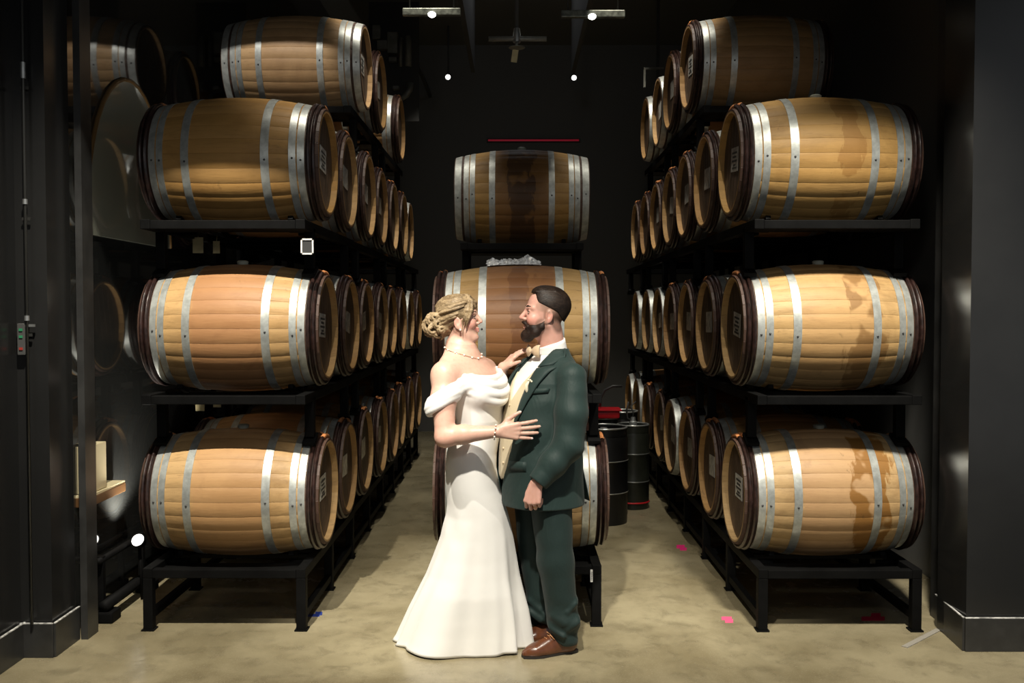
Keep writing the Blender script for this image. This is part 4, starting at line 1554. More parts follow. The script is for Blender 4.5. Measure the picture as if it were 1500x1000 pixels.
# nape
F.ell(hB(-0.072, 0, -0.034), np.array((0.050, 0.056, 0.046)) * sB, 0.014, hB.R)
F.ell(hB(-0.045, -0.052, 0.000), np.array((0.046, 0.022, 0.034)) * sB, 0.012, hB.R)
F.chain([hB(-0.115, -0.03, -0.06), hB(-0.095, -0.04, -0.085), hB(-0.100, -0.038, -0.10)], [0.006, 0.004, 0.0016], 0.004)
# face-framing lock from the parting past the cheekbone
for dy, dx, ln in ((0, 0, 1.0), (0.005, -0.010, 0.92), (-0.003, 0.007, 0.8), (0.003, -0.018, 0.75)):
    F.chain([hB(0.050 + dx * 0.4, -0.022, 0.118), hB(0.076 + dx * 0.6, -0.050 + dy, 0.082), hB(0.070 + dx, -0.070 + dy, 0.040), hB(0.054 + dx, -0.078 + dy, 0.040 - 0.050 * ln), hB(0.040 + dx, -0.076 + dy, 0.040 - 0.090 * ln)],
            [0.006, 0.0085, 0.0075, 0.0055, 0.0014], 0.005)
    F.chain([hB(0.050 + dx * 0.4, 0.022, 0.118), hB(0.076 + dx * 0.6, 0.048 - dy, 0.080), hB(0.070 + dx, 0.070 - dy, 0.036), hB(0.054 + dx, 0.078 - dy, 0.036 - 0.060 * ln)], [0.006, 0.0085, 0.007, 0.0015], 0.005)
F.chain([hB(0.024, -0.072, -0.005), hB(0.026, -0.076, -0.045), hB(0.020, -0.074, -0.080)], [0.003, 0.0028, 0.001], 0.002)
hair_o = F.build('hair', hairB, bride, 1)
hair_o['label'] = 'blonde curled updo with face-framing lock'

# jewellery
pearl = simple('pearl', (0.85, 0.78, 0.70), 0.18, 0, 0, 1, 0, 0.8)
gold = simple('rose_gold', (0.75, 0.45, 0.28), 0.25, 0.9)
neckl = empty('necklace')
neckl.parent = bride
from mathutils.bvhtree import BVHTree
_bv = BVHTree.FromPolygons([v.co[:] for v in bodyB.data.vertices], [tuple(p.vertices) for p in bodyB.data.polygons])
ring_pts = []
for j in range(28):
    a = 2 * PI * j / 28
    dr = fB * math.cos(a) + lB * math.sin(a)
    o_ = np.array([-0.258, 0.0, 1.474 - 0.026 * math.cos(a) - 0.010 * max(0, math.cos(a)) ** 4])
    h_ = _bv.ray_cast(Vector(o_ + dr * 0.2), Vector(-dr))[0]
    ring_pts.append(np.array(h_) + dr * 0.0035 if h_ is not None else o_ + dr * 0.07)
tube('chain', ring_pts, 0.0011, gold, neckl, 6, True)
for j in range(0, 28, 2):
    uv_ball('pearl', ring_pts[j], 0.0050, pearl, neckl, 10)
er = uv_ball('earring', hB(0.013, -0.080, -0.053), 0.0055, pearl, bride, 10)
brc = empty('bracelet')
brc.parent = bride
wc = wrN + np.array([-0.012, 0, -0.001])
bp = [wc + np.array([0.004 * math.sin(2 * PI * j / 20), 0.0315 * math.cos(2 * PI * j / 20), 0.0315 * math.sin(2 * PI * j / 20)]) for j in range(20)]
tube('chain', bp, 0.0013, gold, brc, 6, True)
for j in (6, 8, 10, 12, 14):
    uv_ball('pearl', bp[j] + (bp[j] - wc) * 0.08, 0.0048, pearl, brc, 10)

# gown
satin = NT('white_satin')
_n = satin.noise(satin.coords(), 5, 3, 0.5)
satin.bump(_n, 0.10, 0.03)
satin = satin.out((0.84, 0.83, 0.80), 0.42, 0, 0.45, Sheen_Weight=0.25)
gown = empty('wedding_gown')
gown.parent = bride
F = Field((-0.48, -0.36, 1.00), (0.03, 0.32, 1.42), 0.003)
off = [(z, cx, cy, a + 0.007, b + 0.007) for z, cx, cy, a, b in torsoB if z <= 1.37]
F.loft(off, 0.0, 2.15, yaw=yawB)
for q in (-1, 1):
    cb = np.array([-0.195, 0, 1.270]) + fB * 0.072 + lB * 0.066 * q
    F.ell(cb, (0.076, 0.074, 0.072), 0.03)
# cut the neckline: lower at the front middle and at the back
F.cut(lambda x, y, z: 1.318 - z + 0.05 * (np.abs((x + 0.2) * lB[0] + y * lB[1]) / 0.15) - 0.02 * ((x + 0.2) * fB[0] + y * fB[1] < 0), (-0.5, -0.4, 1.24), (0.1, 0.4, 1.45), 0.006)
F.cut(lambda x, y, z: z - 1.03 + 0 * x + 0 * y, (-0.5, -0.4, 0.9), (0.1, 0.4, 1.03), 0.0)
# cowl: nested drapes hanging across the bust
T0 = np.array([-0.200, 0, 0])


def tp3(f, l, z):
    return T0 + fB * f + lB * l + np.array([0, 0, z])


for q, (zt, sag, fo, rr) in enumerate(((1.372, 0.026, 0.118, 0.011), (1.356, 0.044, 0.142, 0.016), (1.334, 0.068, 0.152, 0.018), (1.312, 0.084, 0.150, 0.016))):
    pts = []
    for j in range(25):
        u = -1 + 2 * j / 24
        f = fo - (fo - 0.020) * abs(u) ** 2.4
        pts.append(tp3(f, 0.158 * u, zt + 0.012 * u - sag * (1 - u * u) ** 1.1))
    F.chain(pts, [rr * (0.8 + 0.2 * (1 - (-1 + 2 * j / 24) ** 2)) for j in range(25)], 0.013)


# off-shoulder bands round each upper arm: low on the outside, rising to the bust
def band(S, E, low, lift=0.040, loose=0.014):
    ax = (E - S) / np.linalg.norm(E - S)
    u1 = np.array(low) - ax * (np.array(low) @ ax)
    u1 /= np.linalg.norm(u1)
    u2 = np.cross(ax, u1)
    for row, (t0, rr, rad0) in enumerate(((0.088, 0.060, 0.010), (0.108, 0.064, 0.014), (0.130, 0.066, 0.015), (0.150, 0.062, 0.012))):
        pts = []
        for j in range(33):
            a = 2 * PI * j / 32
            t = t0 + lift * math.cos(a)
            r = rr + loose * max(0, math.cos(a))
            pts.append(S + ax * t + (u1 * math.cos(a) + u2 * math.sin(a)) * r)
        F.chain(pts, [rad0] * 33, 0.012)


band(shN, elN, (-1.0, -0.15, 0))
band(shF, elF, lB, 0.02, 0.0)
# sweep joining the near band to the cowl
for q, (z0, z1, w0) in enumerate(((1.322, 1.366, 0.011), (1.298, 1.348, 0.016), (1.272, 1.326, 0.016))):
    F.chain([shN + np.array([0.040, -0.062, z0 - 1.366 - 0.035]), shN + np.array([0.072, -0.030, (z0 + z1) / 2 - 1.366 - 0.008]), tp3(0.070, -0.130, z1 - 0.010), tp3(0.112, -0.085, z1 - 0.030)], [w0, w0, w0, w0 * 0.9], 0.013)
bod = F.build('bodice', satin, gown, 2)
bod['label'] = 'draped off-shoulder cowl bodice'

# skirt: fitted to the knee, then flaring into a short train
SK = [(1.105, -0.284, -0.066, 0.122), (1.04, -0.318, -0.080, 0.134), (0.97, -0.340, -0.092, 0.144), (0.90, -0.346, -0.094, 0.150), (0.80, -0.342, -0.078, 0.152), (0.72, -0.338, -0.052, 0.152), (0.665, -0.342, -0.036, 0.152),
      (0.56, -0.370, -0.014, 0.156), (0.45, -0.408, 0.002, 0.165), (0.365, -0.440, 0.014, 0.176), (0.28, -0.480, 0.032, 0.190), (0.19, -0.522, 0.052, 0.196), (0.10, -0.558, 0.064, 0.205), (0.035, -0.584, 0.070, 0.214), (0.006, -0.600, 0.074, 0.218)]
SKz = np.array([r[0] for r in SK])[::-1]
NZ, NA = 90, 180
vs, fs = [], []
zs = np.linspace(1.105, 0.006, NZ)
for i, z in enumerate(zs):
    xl = np.interp(z, SKz, np.array([r[1] for r in SK])[::-1])
    xr = np.interp(z, SKz, np.array([r[2] for r in SK])[::-1])
    b = np.interp(z, SKz, np.array([r[3] for r in SK])[::-1])
    t = max(0.0, (0.78 - z) / 0.78)
    cx, a = (xl + xr) / 2, (xr - xl) / 2
    cy = 0.048 * t ** 1.3
    for j in range(NA):
        an = 2 * PI * j / NA
        g = an + 0.25 * math.sin(an * 2 + 1.0) * t
        fold = (0.075 * math.sin(6 * g + 0.9 + 0.5 * t) + 0.045 * math.sin(10 * g + 2.1 + 1.2 * t) + 0.02 * math.sin(17 * g + 4 * t)) * t ** 1.5
        crease = 0.012 * math.sin(28 * (z + 0.35 * math.cos(an))) * math.exp(-((z - 0.62) / 0.12) ** 2) * max(0, -math.cos(an))
        r = 1 + fold + crease
        zz = z + (0.005 * t * t * math.sin(5 * g))
        vs.append((cx + a * math.cos(an) * r, cy + b * math.sin(an) * r, max(zz, 0.004)))
for i in range(NZ - 1):
    for j in range(NA):
        l = (j + 1) % NA
        fs.append((i * NA + j, (i + 1) * NA + j, (i + 1) * NA + l, i * NA + l))
sk = link_mesh('skirt', vs, fs, satin, gown, True)
_so = sk.modifiers.new('cloth', 'SOLIDIFY')
_so.thickness = 0.003
_so.offset = -1

# ================================================================== groom
groom = empty('person', (0, CY, 0))
tag(groom, 'bearded groom in a dark green suit with cream vest and bow tie', 'person')
sG = 1.065
hG = Frame((0.147, 0.0, 1.648), (-1.0, -0.08, 0.11), s=sG)
fG = np.array([-0.883, -0.469, 0.0])
lG = np.array([0.469, -0.883, 0.0])
yawG = math.atan2(lG[1], lG[0])
shL = np.array([0.266, -0.158, 1.352])
shR = np.array([0.075, 0.19, 1.362])
elL = np.array([0.248, -0.212, 1.035])
wrL = np.array([0.108, -0.238, 0.868])
F = Field((-0.27, -0.32, 0.66), (0.36, 0.36, 1.80), 0.0030)
head_shape(F, hG, sG, False)
F.cone((0.188, 0.025, 1.42), (0.168, 0.004, 1.57), 0.066, 0.063, 0.03)
F.loft([(0.95, 0.125, 0.02, 0.17, 0.13), (1.2, 0.145, 0.02, 0.17, 0.12), (1.38, 0.165, 0.025, 0.13, 0.08), (1.43, 0.18, 0.025, 0.07, 0.06)], 0.03, 2.1, yaw=yawG)
F.chain([shL, elL, wrL], [0.050, 0.042, 0.030], 0.02)
F.cone((0.18, 0.02, 1.38), shL, 0.05, 0.05, 0.03)
F.cone((0.18, 0.02, 1.38), shR, 0.05, 0.05, 0.03)
elR = np.array([0.03, 0.215, 1.09])
wrR = np.array([-0.15, 0.185, 1.05])
F.chain([shR, elR, wrR], [0.050, 0.042, 0.030], 0.02)
hL = hand(F, wrL + np.array([-0.010, 0.0, -0.004]), (-0.20, -0.05, -0.98), (0.35, 0.93, -0.05), -1, curl=[1.10, 1.16, 1.22, 1.28], spread=0.02, s=1.06, thumb_out=0.30, thumb_curl=0.5)
hand(F, wrR, (-0.85, -0.25, 0.0), (0.2, -0.95, 0.0), 1, curl=0.25, s=1.04)
bodyG = F.build('body', skin_m, groom)
stub = (0.30, 0.19, 0.14)
lay = face_paint(hG, sG, SKIN_G, False)
for q in (-1, 1):
    lay += [((0.13, 0.08, 0.06), hG(-0.02, q * 0.070, 0.055), (0.06 * sG, 0.03 * sG, 0.026 * sG), 0.8), (stub, hG(-0.02, q * 0.072, 0.035), (0.055 * sG, 0.02 * sG, 0.030 * sG), 0.75), (stub, hG(0.030, q * 0.068, 0.040), (0.03 * sG, 0.02 * sG, 0.028 * sG), 0.45),
            ((0.10, 0.06, 0.045), hG(-0.062, q * 0.05, -0.02), (0.042 * sG, 0.05 * sG, 0.060 * sG), 0.85), ((0.20, 0.115, 0.085), hG(0.018, q * 0.060, -0.045), (0.032 * sG, 0.03 * sG, 0.030 * sG), 0.7), ((0.26, 0.15, 0.11), hG(0.004, q * 0.068, -0.005), (0.012 * sG, 0.02 * sG, 0.04 * sG), 0.6)]
paint(bodyG, lay, SKIN_G)
dark_hair = hair_material('dark_brown_hair', (0.008, 0.005, 0.004), (0.026, 0.016, 0.011), 1.4, 0.4)
beard_m = hair_material('dark_brown_beard', (0.010, 0.006, 0.005), (0.034, 0.020, 0.014), 1.8, 0.4)
eyes(hG, sG, groom, dark_hair, 0.0032, False)
F = Field((0.02, -0.12, 1.52), (0.29, 0.12, 1.82), 0.0026)
F.ell(hG(-0.014, 0, 0.050), np.array((0.102, 0.0775, 0.088)) * sG, 0, hG.R)
F.ell(hG(0.022, 0, 0.102), np.array((0.050, 0.052, 0.030)) * sG, 0.02, hG.R)
F.ell(hG(-0.037, 0, 0.000), np.array((0.055, 0.066, 0.076)) * sG, 0.02, hG.R)
# face and faded sides are cut away
F.cut(lambda x, y, z: (lambda u, w, zz: np.maximum(-(u - 0.046 - 0.25 * (zz - 0.10)), zz - 0.102))(-(x - hG.o[0]) / sG, (y - hG.o[1]) / sG, (z - hG.o[2]) / sG), (0.0, -0.2, 1.45), (0.2, 0.2, 1.9), 0.006)
F.cut(lambda x, y, z: (lambda u, zz: (zz - (0.038 + 0.50 * np.maximum(u + 0.005, -0.072) + 0.4 * np.maximum(u - 0.03, 0) - 1.1 * np.maximum(-0.055 - u, 0))))(-(x - hG.o[0]) / sG, (z - hG.o[2]) / sG) + 0 * y, (0.0, -0.2, 1.45), (0.3, 0.2, 1.9), 0.008)
for i in range(11):
    y = -0.05 + 0.1 * i / 10
    F.chain([hG(0.056, y * 0.85, 0.112 - abs(y) * 0.2), hG(0.02, y, 0.126 - abs(y) * 0.35), hG(-0.03, y, 0.129 - abs(y) * 0.35), hG(-0.075, y, 0.102 - abs(y) * 0.3)], [0.006, 0.007, 0.006, 0.004], 0.003)
hr = F.build('hair', dark_hair, groom, 1)
hr['label'] = 'short dark brown hair with faded sides'
F = Field((-0.02, -0.12, 1.44), (0.22, 0.12, 1.70), 0.0024)
for q in (-1, 1):
    F.chain([hG(0.008, q * 0.066, -0.030), hG(0.016, q * 0.060, -0.054), hG(0.040, q * 0.045, -0.082), hG(0.070, q * 0.014, -0.102)], [0.004, 0.013, 0.021, 0.027], 0.016)
    F.chain([hG(0.024, q * 0.057, -0.052), hG(0.056, q * 0.043, -0.062), hG(0.077, q * 0.032, -0.064)], [0.009, 0.012, 0.010], 0.016)
    F.chain([hG(0.099, 0, -0.0425), hG(0.092, q * 0.016, -0.0445), hG(0.077, q * 0.032, -0.060), hG(0.070, q * 0.034, -0.085)], [0.0055, 0.0075, 0.0085, 0.012], 0.006)
F.ell(hG(0.073, 0, -0.103), np.array((0.030, 0.033, 0.030)) * sG, 0.014, hG.R)
F.ell(hG(0.100, 0, -0.0635), np.array((0.020, 0.018, 0.0075)) * sG, 0.004, hG.R, True)
bd = F.build('beard', beard_m, groom, 1)
bd['label'] = 'full dark brown beard and moustache'

suit = fabric('dark_green_suit_wool', (0.016, 0.034, 0.031), 0.62, 0.06, 700, 0.15, 0.2, 0.05, 0.30)
trous = fabric('dark_green_trouser_wool', (0.012, 0.026, 0.024), 0.65, 0.05, 700, 0.15, 0.2, 0.05, 0.3)
vest_m = fabric('champagne_vest_satin', (0.66, 0.56, 0.38), 0.4, 0.2, 500, 0.05, 0.15, 0.04)
shirt_m = fabric('white_shirt_cotton', (0.82, 0.81, 0.79), 0.6, 0.1, 800, 0.02, 0.05, 0.03)
tie_m = fabric('champagne_tie_satin', (0.62, 0.47, 0.31), 0.4, 0.2, 500, 0.06, 0.15, 0.04)

JK = [(0.715, 0.125, 0.02, 0.228, 0.205), (0.80, 0.122, 0.02, 0.226, 0.204), (0.95, 0.118, 0.02, 0.220, 0.200), (1.05, 0.118, 0.02, 0.217, 0.198), (1.15, 0.124, 0.02, 0.213, 0.188), (1.24, 0.134, 0.02, 0.210, 0.174),
      (1.32, 0.146, 0.022, 0.205, 0.156), (1.38, 0.158, 0.025, 0.190, 0.132), (1.42, 0.168, 0.027, 0.155, 0.108), (1.455, 0.176, 0.028, 0.110, 0.088), (1.485, 0.182, 0.028, 0.082, 0.076)]
JA = np.array(JK)


def jk(z, i):
    return np.interp(z, JA[:, 0], JA[:, i])


PW = 2.25


def on_jacket(u, z, off=0.0):
    """point on the front of the jacket: u to his left, height z"""
    a, b = jk(z, 3) + off, jk(z, 4) + off
    w = b * max(0.0, 1 - abs(u / a) ** PW) ** (1 / PW)
    c = np.array([jk(z, 1), jk(z, 2), z])
    return c + lG * u + fG * w


U_Z = np.array([0.70, 0.80, 0.88, 0.95, 1.00, 1.05, 1.15, 1.28, 1.38, 1.44, 1.49])
U_N = np.array([-0.035, -0.020, 0.005, 0.045, 0.066, 0.074, 0.080, 0.092, 0.098, 0.094, 0.085])
U_F = np.array([-0.130, -0.128, -0.125, -0.122, -0.12, -0.118, -0.112, -0.105, -0.09, -0.075, -0.06])


def uvw(x, y, z):
    cx, cy = np.interp(z, JA[:, 0], JA[:, 1]), np.interp(z, JA[:, 0], JA[:, 2])
    return (x - cx) * lG[0] + (y - cy) * lG[1], (x - cx) * fG[0] + (y - cy) * fG[1]


def jacket_wrinkle(v):
    x, y, z = v.T
    u, w = uvw(x, y, z)
    arm = np.clip((u - 0.20) / 0.04, 0, 1)
    d = 0.0018 * np.sin(44 * z - 40 * w) * np.exp(-((z - 1.06) / 0.16) ** 2) * arm + 0.004 * np.sin(26 * z + 18 * u) * np.exp(-((z - 0.98) / 0.14) ** 2) * (1 - arm) + 0.003 * np.sin(40 * z - 25 * u + 1)* np.exp(-((z - 1.25) / 0.1) ** 2)
    n = np.stack([(x - 0.13), (y - 0.02), 0 * z], 1)
    n /= np.linalg.norm(n, axis=1)[:, None] + 1e-6
    return v + n * d[:, None]


F = Field((-0.17, -0.36, 0.69), (0.42, 0.42, 1.54), 0.0036)
F.loft(JK, 0.0, PW, yaw=yawG)
# front opening, hollow neck
F.cut(lambda x, y, z: (lambda u, w: np.maximum(np.maximum(u - np.interp(z, U_Z, U_N), np.interp(z, U_Z, U_F) - u), 0.03 - w))(*uvw(x, y, z)), (-0.3, -0.4, 0.6), (0.4, 0.4, 1.6), 0.004)
F.cone((0.188, 0.022, 1.60), (0.182, 0.022, 1.462), 0.090, 0.066, 0.01, True)
# cut-away hem corners
F.cut(lambda x, y, z: (lambda u, w: z - (0.722 + 0.6 * np.maximum(0.03 - np.abs(u - np.interp(z, U_Z, U_N)), 0) * (w > 0)))(*uvw(x, y, z)), (-0.3, -0.4, 0.6), (0.4, 0.4, 0.80), 0.004)
# shoulders and sleeves
F.cone((0.19, 0.01, 1.420), shL + np.array([0.004, -0.004, 0.006]), 0.050, 0.062, 0.04)
F.cone((0.165, 0.05, 1.420), shR + np.array([0, 0, 0.006]), 0.050, 0.062, 0.04)
cuL = wrL + (wrL - elL) * 0.02
mid = elL * 0.5 + cuL * 0.5
G = Field((-0.17, -0.36, 0.69), (0.42, 0.42, 1.54), 0.0036)
G.chain([shL + np.array([0.004, -0.004, -0.004]), (shL + elL) / 2 + np.array([0.008, -0.010, 0]), elL + np.array([0.002, 0, 0])], [0.070, 0.076, 0.072], 0.03)
G.chain([elL, mid, cuL], [0.072, 0.064, 0.050], 0.02)
axL = (cuL - elL) / np.linalg.norm(cuL - elL)
G.cut(lambda x, y, z: -((x - cuL[0]) * axL[0] + (y - cuL[1]) * axL[1] + (z - cuL[2]) * axL[2]) + 0 * x, cuL - 0.09, cuL + 0.09, 0.004)
G.cone(cuL - axL * 0.05, cuL + axL * 0.03, 0.038, 0.041, 0.004, True)
_k = 0.016
_h = np.maximum(_k - np.abs(F.d - G.d), 0) / _k
F.d = np.minimum(F.d, G.d) - _h * _h * _k * 0.25
F.chain([shR, elR, wrR], [0.068, 0.062, 0.048], 0.02)
jac = F.build('jacket', suit, groom, 2, jacket_wrinkle)
jac['label'] = 'dark green open suit jacket'

# jacket tail flicking out at the back vent
tail = []
for i in range(9):
    z = 0.72 + 0.16 * i / 8
    for u, w in ((0.08, -1.0), (0.02, -1.03), (-0.03, -1.0)):
        k = (1 - i / 8)
        p = np.array([jk(z, 1), jk(z, 2), z]) + lG * u + fG * (w * (jk(z, 4) + 0.004)) - fG * 0.030 * k * (1 if u > 0 else 0.3)
        tail.append(p)
tf = []
for i in range(8):
    for j in range(2):
        a = i * 3 + j
        tf.append((a, a + 1, a + 4, a + 3))
to = link_mesh('back_vent_flap', tail, tf, suit, jac, True)
_so = to.modifiers.new('cloth', 'SOLIDIFY')
_so.thickness = 0.004


def strip(name, rows, mat, parent, th=0.004):
    """quad strip from rows of equal length"""
    n = len(rows[0])
    v = [p for r in rows for p in r]
    f = [(i * n + j, i * n + j + 1, (i + 1) * n + j + 1, (i + 1) * n + j) for i in range(len(rows) - 1) for j in range(n - 1)]
    o = link_mesh(name, v, f, mat, parent, True)
    m = o.modifiers.new('cloth', 'SOLIDIFY')
    m.thickness = th
    m.offset = 1
    return o


def lapel(sgn, name):
    lo, edge = [], (U_N if sgn > 0 else U_F)
    rows = []
    for i in range(21):
        z = 1.10 + (1.392 - 1.10) * i / 20
        e = np.interp(z, U_Z, edge)
        wd = 0.006 + 0.074 * (i / 20) ** 0.8
        rows.append([on_jacket(e - sgn * 0.002 + sgn * wd * j / 6, z + 0.022 * (j / 6) * (i / 20), 0.005 + 0.006 * math.sin(PI * min(1, j / 6 * 0.75))) for j in range(7)])
    strip(name, rows, suit, jac)
    rows = []
    for i in range(9):
        z = 1.398 + (1.478 - 1.398) * i / 8
        e = np.interp(z, U_Z, edge)
        wd = 0.058 - 0.014 * i / 8
        rows.append([on_jacket(e - sgn * 0.002 + sgn * wd * j / 6, z + 0.012 * (j / 6), 0.005 + 0.006 * math.sin(PI * min(1, j / 6 * 0.75))) for j in range(7)])
    strip('jacket_collar', rows, suit, jac)


lapel(1, 'lapel')
lapel(-1, 'lapel')
# breast pocket, hip pocket, boutonniere
rows = [[on_jacket(0.105 + 0.085 * j / 6, 1.272 + 0.010 * j / 6 + 0.024 * i / 2, 0.0035) for j in range(7)] for i in range(3)]
strip('breast_pocket', rows, suit, jac, 0.003)
rows = [[on_jacket(0.055 + 0.10 * j / 6, 0.905 + 0.004 * j / 6 + 0.045 * i / 2, 0.004) for j in range(7)] for i in range(3)]
strip('pocket_flap', rows, suit, jac, 0.003)
bt = empty('boutonniere')
bt.parent = groom
cream_p = simple('cream_petal', (0.80, 0.74, 0.56), 0.6)
leaf_p = simple('dark_leaf', (0.02, 0.035, 0.02), 0.6)
b0 = on_jacket(0.112, 1.305, 0.012)
v, f = tube_data([b0 + np.array([0, 0, -0.035]), b0 + np.array([-0.008, -0.003, -0.012]), b0 + np.array([-0.007, -0.004, 0.012]), b0 + np.array([0.004, -0.003, 0.030])], [0.004, 0.0085, 0.0085, 0.003], 10)
link_mesh('petal', v, f, cream_p, bt, True)
for q, (dx, dz) in enumerate(((0.010, 0.034), (0.000, 0.036), (0.016, 0.028))):
    uv_ball('bud', b0 + np.array([dx, -0.003, dz]), 0.0055, cream_p, bt, 10)
v, f = tube_data([b0 + np.array([0.010, -0.001, -0.032]), b0 + np.array([0.016, -0.003, -0.006]), b0 + np.array([0.016, -0.002, 0.016])], [0.003, 0.009, 0.002], 10)
link_mesh('leaf', v, f, leaf_p, bt, True)

# shirt and vest
F = Field((-0.15, -0.26, 0.80), (0.40, 0.28, 1.56), 0.0036)
F.loft([(z, cx, cy, a - 0.022, b - 0.016) for z, cx, cy, a, b in JK if 0.9 <= z < 1.47], 0.0, PW, yaw=yawG)
F.cut(lambda x, y, z: (lambda u, w: w - 0.02)(*uvw(x, y, z)), (-0.3, -0.4, 0.6), (0.5, 0.4, 1.44), 0.0)
sh = F.build('shirt', shirt_m, groom, 2)
F = Field((-0.17, -0.26, 0.80), (0.30, 0.28, 1.45), 0.0036)
F.loft([(z, cx, cy, a - 0.014, b - 0.008) for z, cx, cy, a, b in JK], 0.0, PW, yaw=yawG)
F.cut(lambda x, y, z: (lambda u, w: w - 0.03)(*uvw(x, y, z)), (-0.3, -0.4, 0.6), (0.5, 0.4, 1.6), 0.0)
F.cut(lambda x, y, z: (lambda u, w: 1.235 + 1.7 * np.abs(u + 0.015) - z)(*uvw(x, y, z)), (-0.3, -0.4, 1.0), (0.5, 0.4, 1.6), 0.003)
F.cut(lambda x, y, z: (lambda u, w: z - (0.842 + 0.35 * np.abs(np.abs(u + 0.015) - 0.03)))(*uvw(x, y, z)), (-0.3, -0.4, 0.6), (0.5, 0.4, 1.0), 0.003)
ve = F.build('vest', vest_m, groom, 2)
ve['label'] = 'champagne satin vest'
for z in (0.93, 1.0, 1.07, 1.14, 1.21):
    uv_ball('vest_button', on_jacket(-0.015, z, -0.007), 0.006, tie_m, ve, 10, (1, 1, 1))
# standing shirt collar: a ring that rises at the nape
cv, cf = [], []
for i in range(5):
    h = i / 4
    for j in range(40):
        a = 2 * PI * j / 40
        fw, lf = math.cos(a), math.sin(a)
        r = 0.0765 - 0.004 * h
        base = np.array([0.184, 0.022, 1.452 + 0.004 * (1 - fw)]) + np.array([-0.012 * h, -0.006 * h, 0])
        z = h * (0.060 - 0.018 * fw)
        gap = 0.010 * h * max(0, fw) ** 8
        p = base + fG * (r * fw - gap) + lG * r * lf + np.array([0, 0, z + (-0.010 if fw > 0.6 else 0) * (fw - 0.6)])
        cv.append(p)
for i in range(4):
    for j in range(40):
        l = (j + 1) % 40
        cf.append((i * 40 + j, i * 40 + l, (i + 1) * 40 + l, (i + 1) * 40 + j))
co_ = link_mesh('collar', cv, cf, shirt_m, sh, True)
_so = co_.modifiers.new('cloth', 'SOLIDIFY')
_so.thickness = 0.004
# bow tie
tb = np.array([0.166, 0.018, 1.474]) + fG * 0.100
bow = empty('bow_tie')
bow.parent = groom
for q in (-1, 1):
    v, f = [], []
    n = 9
    for i in range(n):
        t = i / (n - 1)
        hh = 0.010 + 0.022 * math.sin(min(1, t * 1.1) * PI * 0.5)
        dp = 0.006 * math.sin(t * PI * 0.9) + 0.003
        c = tb + lG * q * (0.004 + 0.056 * t) - fG * (0.012 * t * t)
        ring = 10
        for j in range(ring):
            a = 2 * PI * j / ring
            pinch = 1 - 0.35 * abs(math.cos(a)) * (1 - t)
            v.append(c + fG * dp * math.cos(a) * pinch + np.array([0, 0, hh * math.sin(a)]) + fG * 0.004 * math.cos(2 * a))
    for i in range(n - 1):
        for j in range(10):
            l = (j + 1) % 10
            f.append((i * 10 + j, i * 10 + l, (i + 1) * 10 + l, (i + 1) * 10 + j))
    f.append(tuple(range((n - 1) * 10, n * 10)))
    link_mesh('bow_loop', v, f, tie_m, bow, True)
uv_ball('bow_knot', tb + fG * 0.006, 0.010, tie_m, bow, 12, (0.9, 0.9, 1.2))
# wedding ring
(rp, rd, _c) = hL[0][2]
fx = hL[2]
kn = wrL + np.array([-0.010, 0.0, -0.004]) + (fx[0] * 0.088 + fx[1] * -0.010) * 1.06
ringc = kn + (fx[0] * math.cos(0.854) + fx[2] * math.sin(0.854)) * 0.024
dirv = fx[0] * math.cos(0.854) + fx[2] * math.sin(0.854)
p1 = fx[1]
p2 = np.cross(dirv, p1)
tube('wedding_ring', [ringc + (p1 * math.cos(2 * PI * j / 20) + p2 * math.sin(2 * PI * j / 20)) * 0.0108 for j in range(20)], 0.0018, simple('gold', (0.9, 0.6, 0.25), 0.2, 1.0), groom, 8, True)

# trousers
F = Field((-0.06, -0.26, 0.03), (0.36, 0.30, 0.92), 0.0042)
hipL, knL, anL = np.array([0.165, -0.075, 0.84]), np.array([0.195, -0.095, 0.46]), np.array([0.244, -0.083, 0.045])
hipR, knR, anR = np.array([0.085, 0.095, 0.84]), np.array([0.100, 0.110, 0.46]), np.array([0.140, 0.120, 0.055])
F.ell((0.125, 0.01, 0.86), (0.165, 0.175, 0.13), 0.0)
F.chain([hipL, knL, anL + np.array([-0.012, 0, 0.12])], [0.108, 0.086, 0.076], 0.03)
F.cone(anL + np.array([-0.010, 0, 0.12]), anL + np.array([0.002, 0, 0.03]), 0.076, 0.061, 0.02)
F.chain([hipR, knR, anR + np.array([0, 0, 0.10])], [0.105, 0.084, 0.074], 0.02)
F.cone(anR + np.array([0, 0, 0.10]), anR + np.array([0, 0, 0.03]), 0.074, 0.066, 0.02)
for A in (anL, anR):
    # breaks over the shoe
    for z, dx, r in ((0.10, -0.070, 0.014), (0.155, -0.058, 0.012), (0.215, 0.045, 0.010), (0.13, 0.055, 0.012)):
        F.cone(A + np.array([dx, -0.050, z]), A + np.array([dx * 0.2, -0.072, z - 0.035]), r, r * 0.8, 0.022)
        F.cone(A + np.array([dx, 0.03, z]), A + np.array([dx, -0.03, z + 0.008]), r, r * 0.8, 0.022)
    F.cut(lambda x, y, z, A=A: z - (0.050 + 0.55 * np.maximum(-(x - A[0] + 0.01), 0)) + 0 * y, A + np.array([-0.14, -0.12, -0.08]), A + np.array([0.12, 0.12, 0.10]), 0.004)


def trouser_wrinkle(v):
    x, y, z = v.T
    d = 0.006 * np.sin(58 * z + 22 * x + 12 * y) * np.exp(-((z - 0.15) / 0.10) ** 2) + 0.003 * np.sin(30 * z - 20 * y) * np.exp(-((z - 0.48) / 0.12) ** 2)
    n = np.stack([x - 0.17, y, 0 * z], 1)
    n /= np.linalg.norm(n, axis=1)[:, None] + 1e-6
    return v + n * d[:, None]


tr_o = F.build('trousers', trous, groom, 2, trouser_wrinkle)
tr_o['label'] = 'dark green suit trousers'

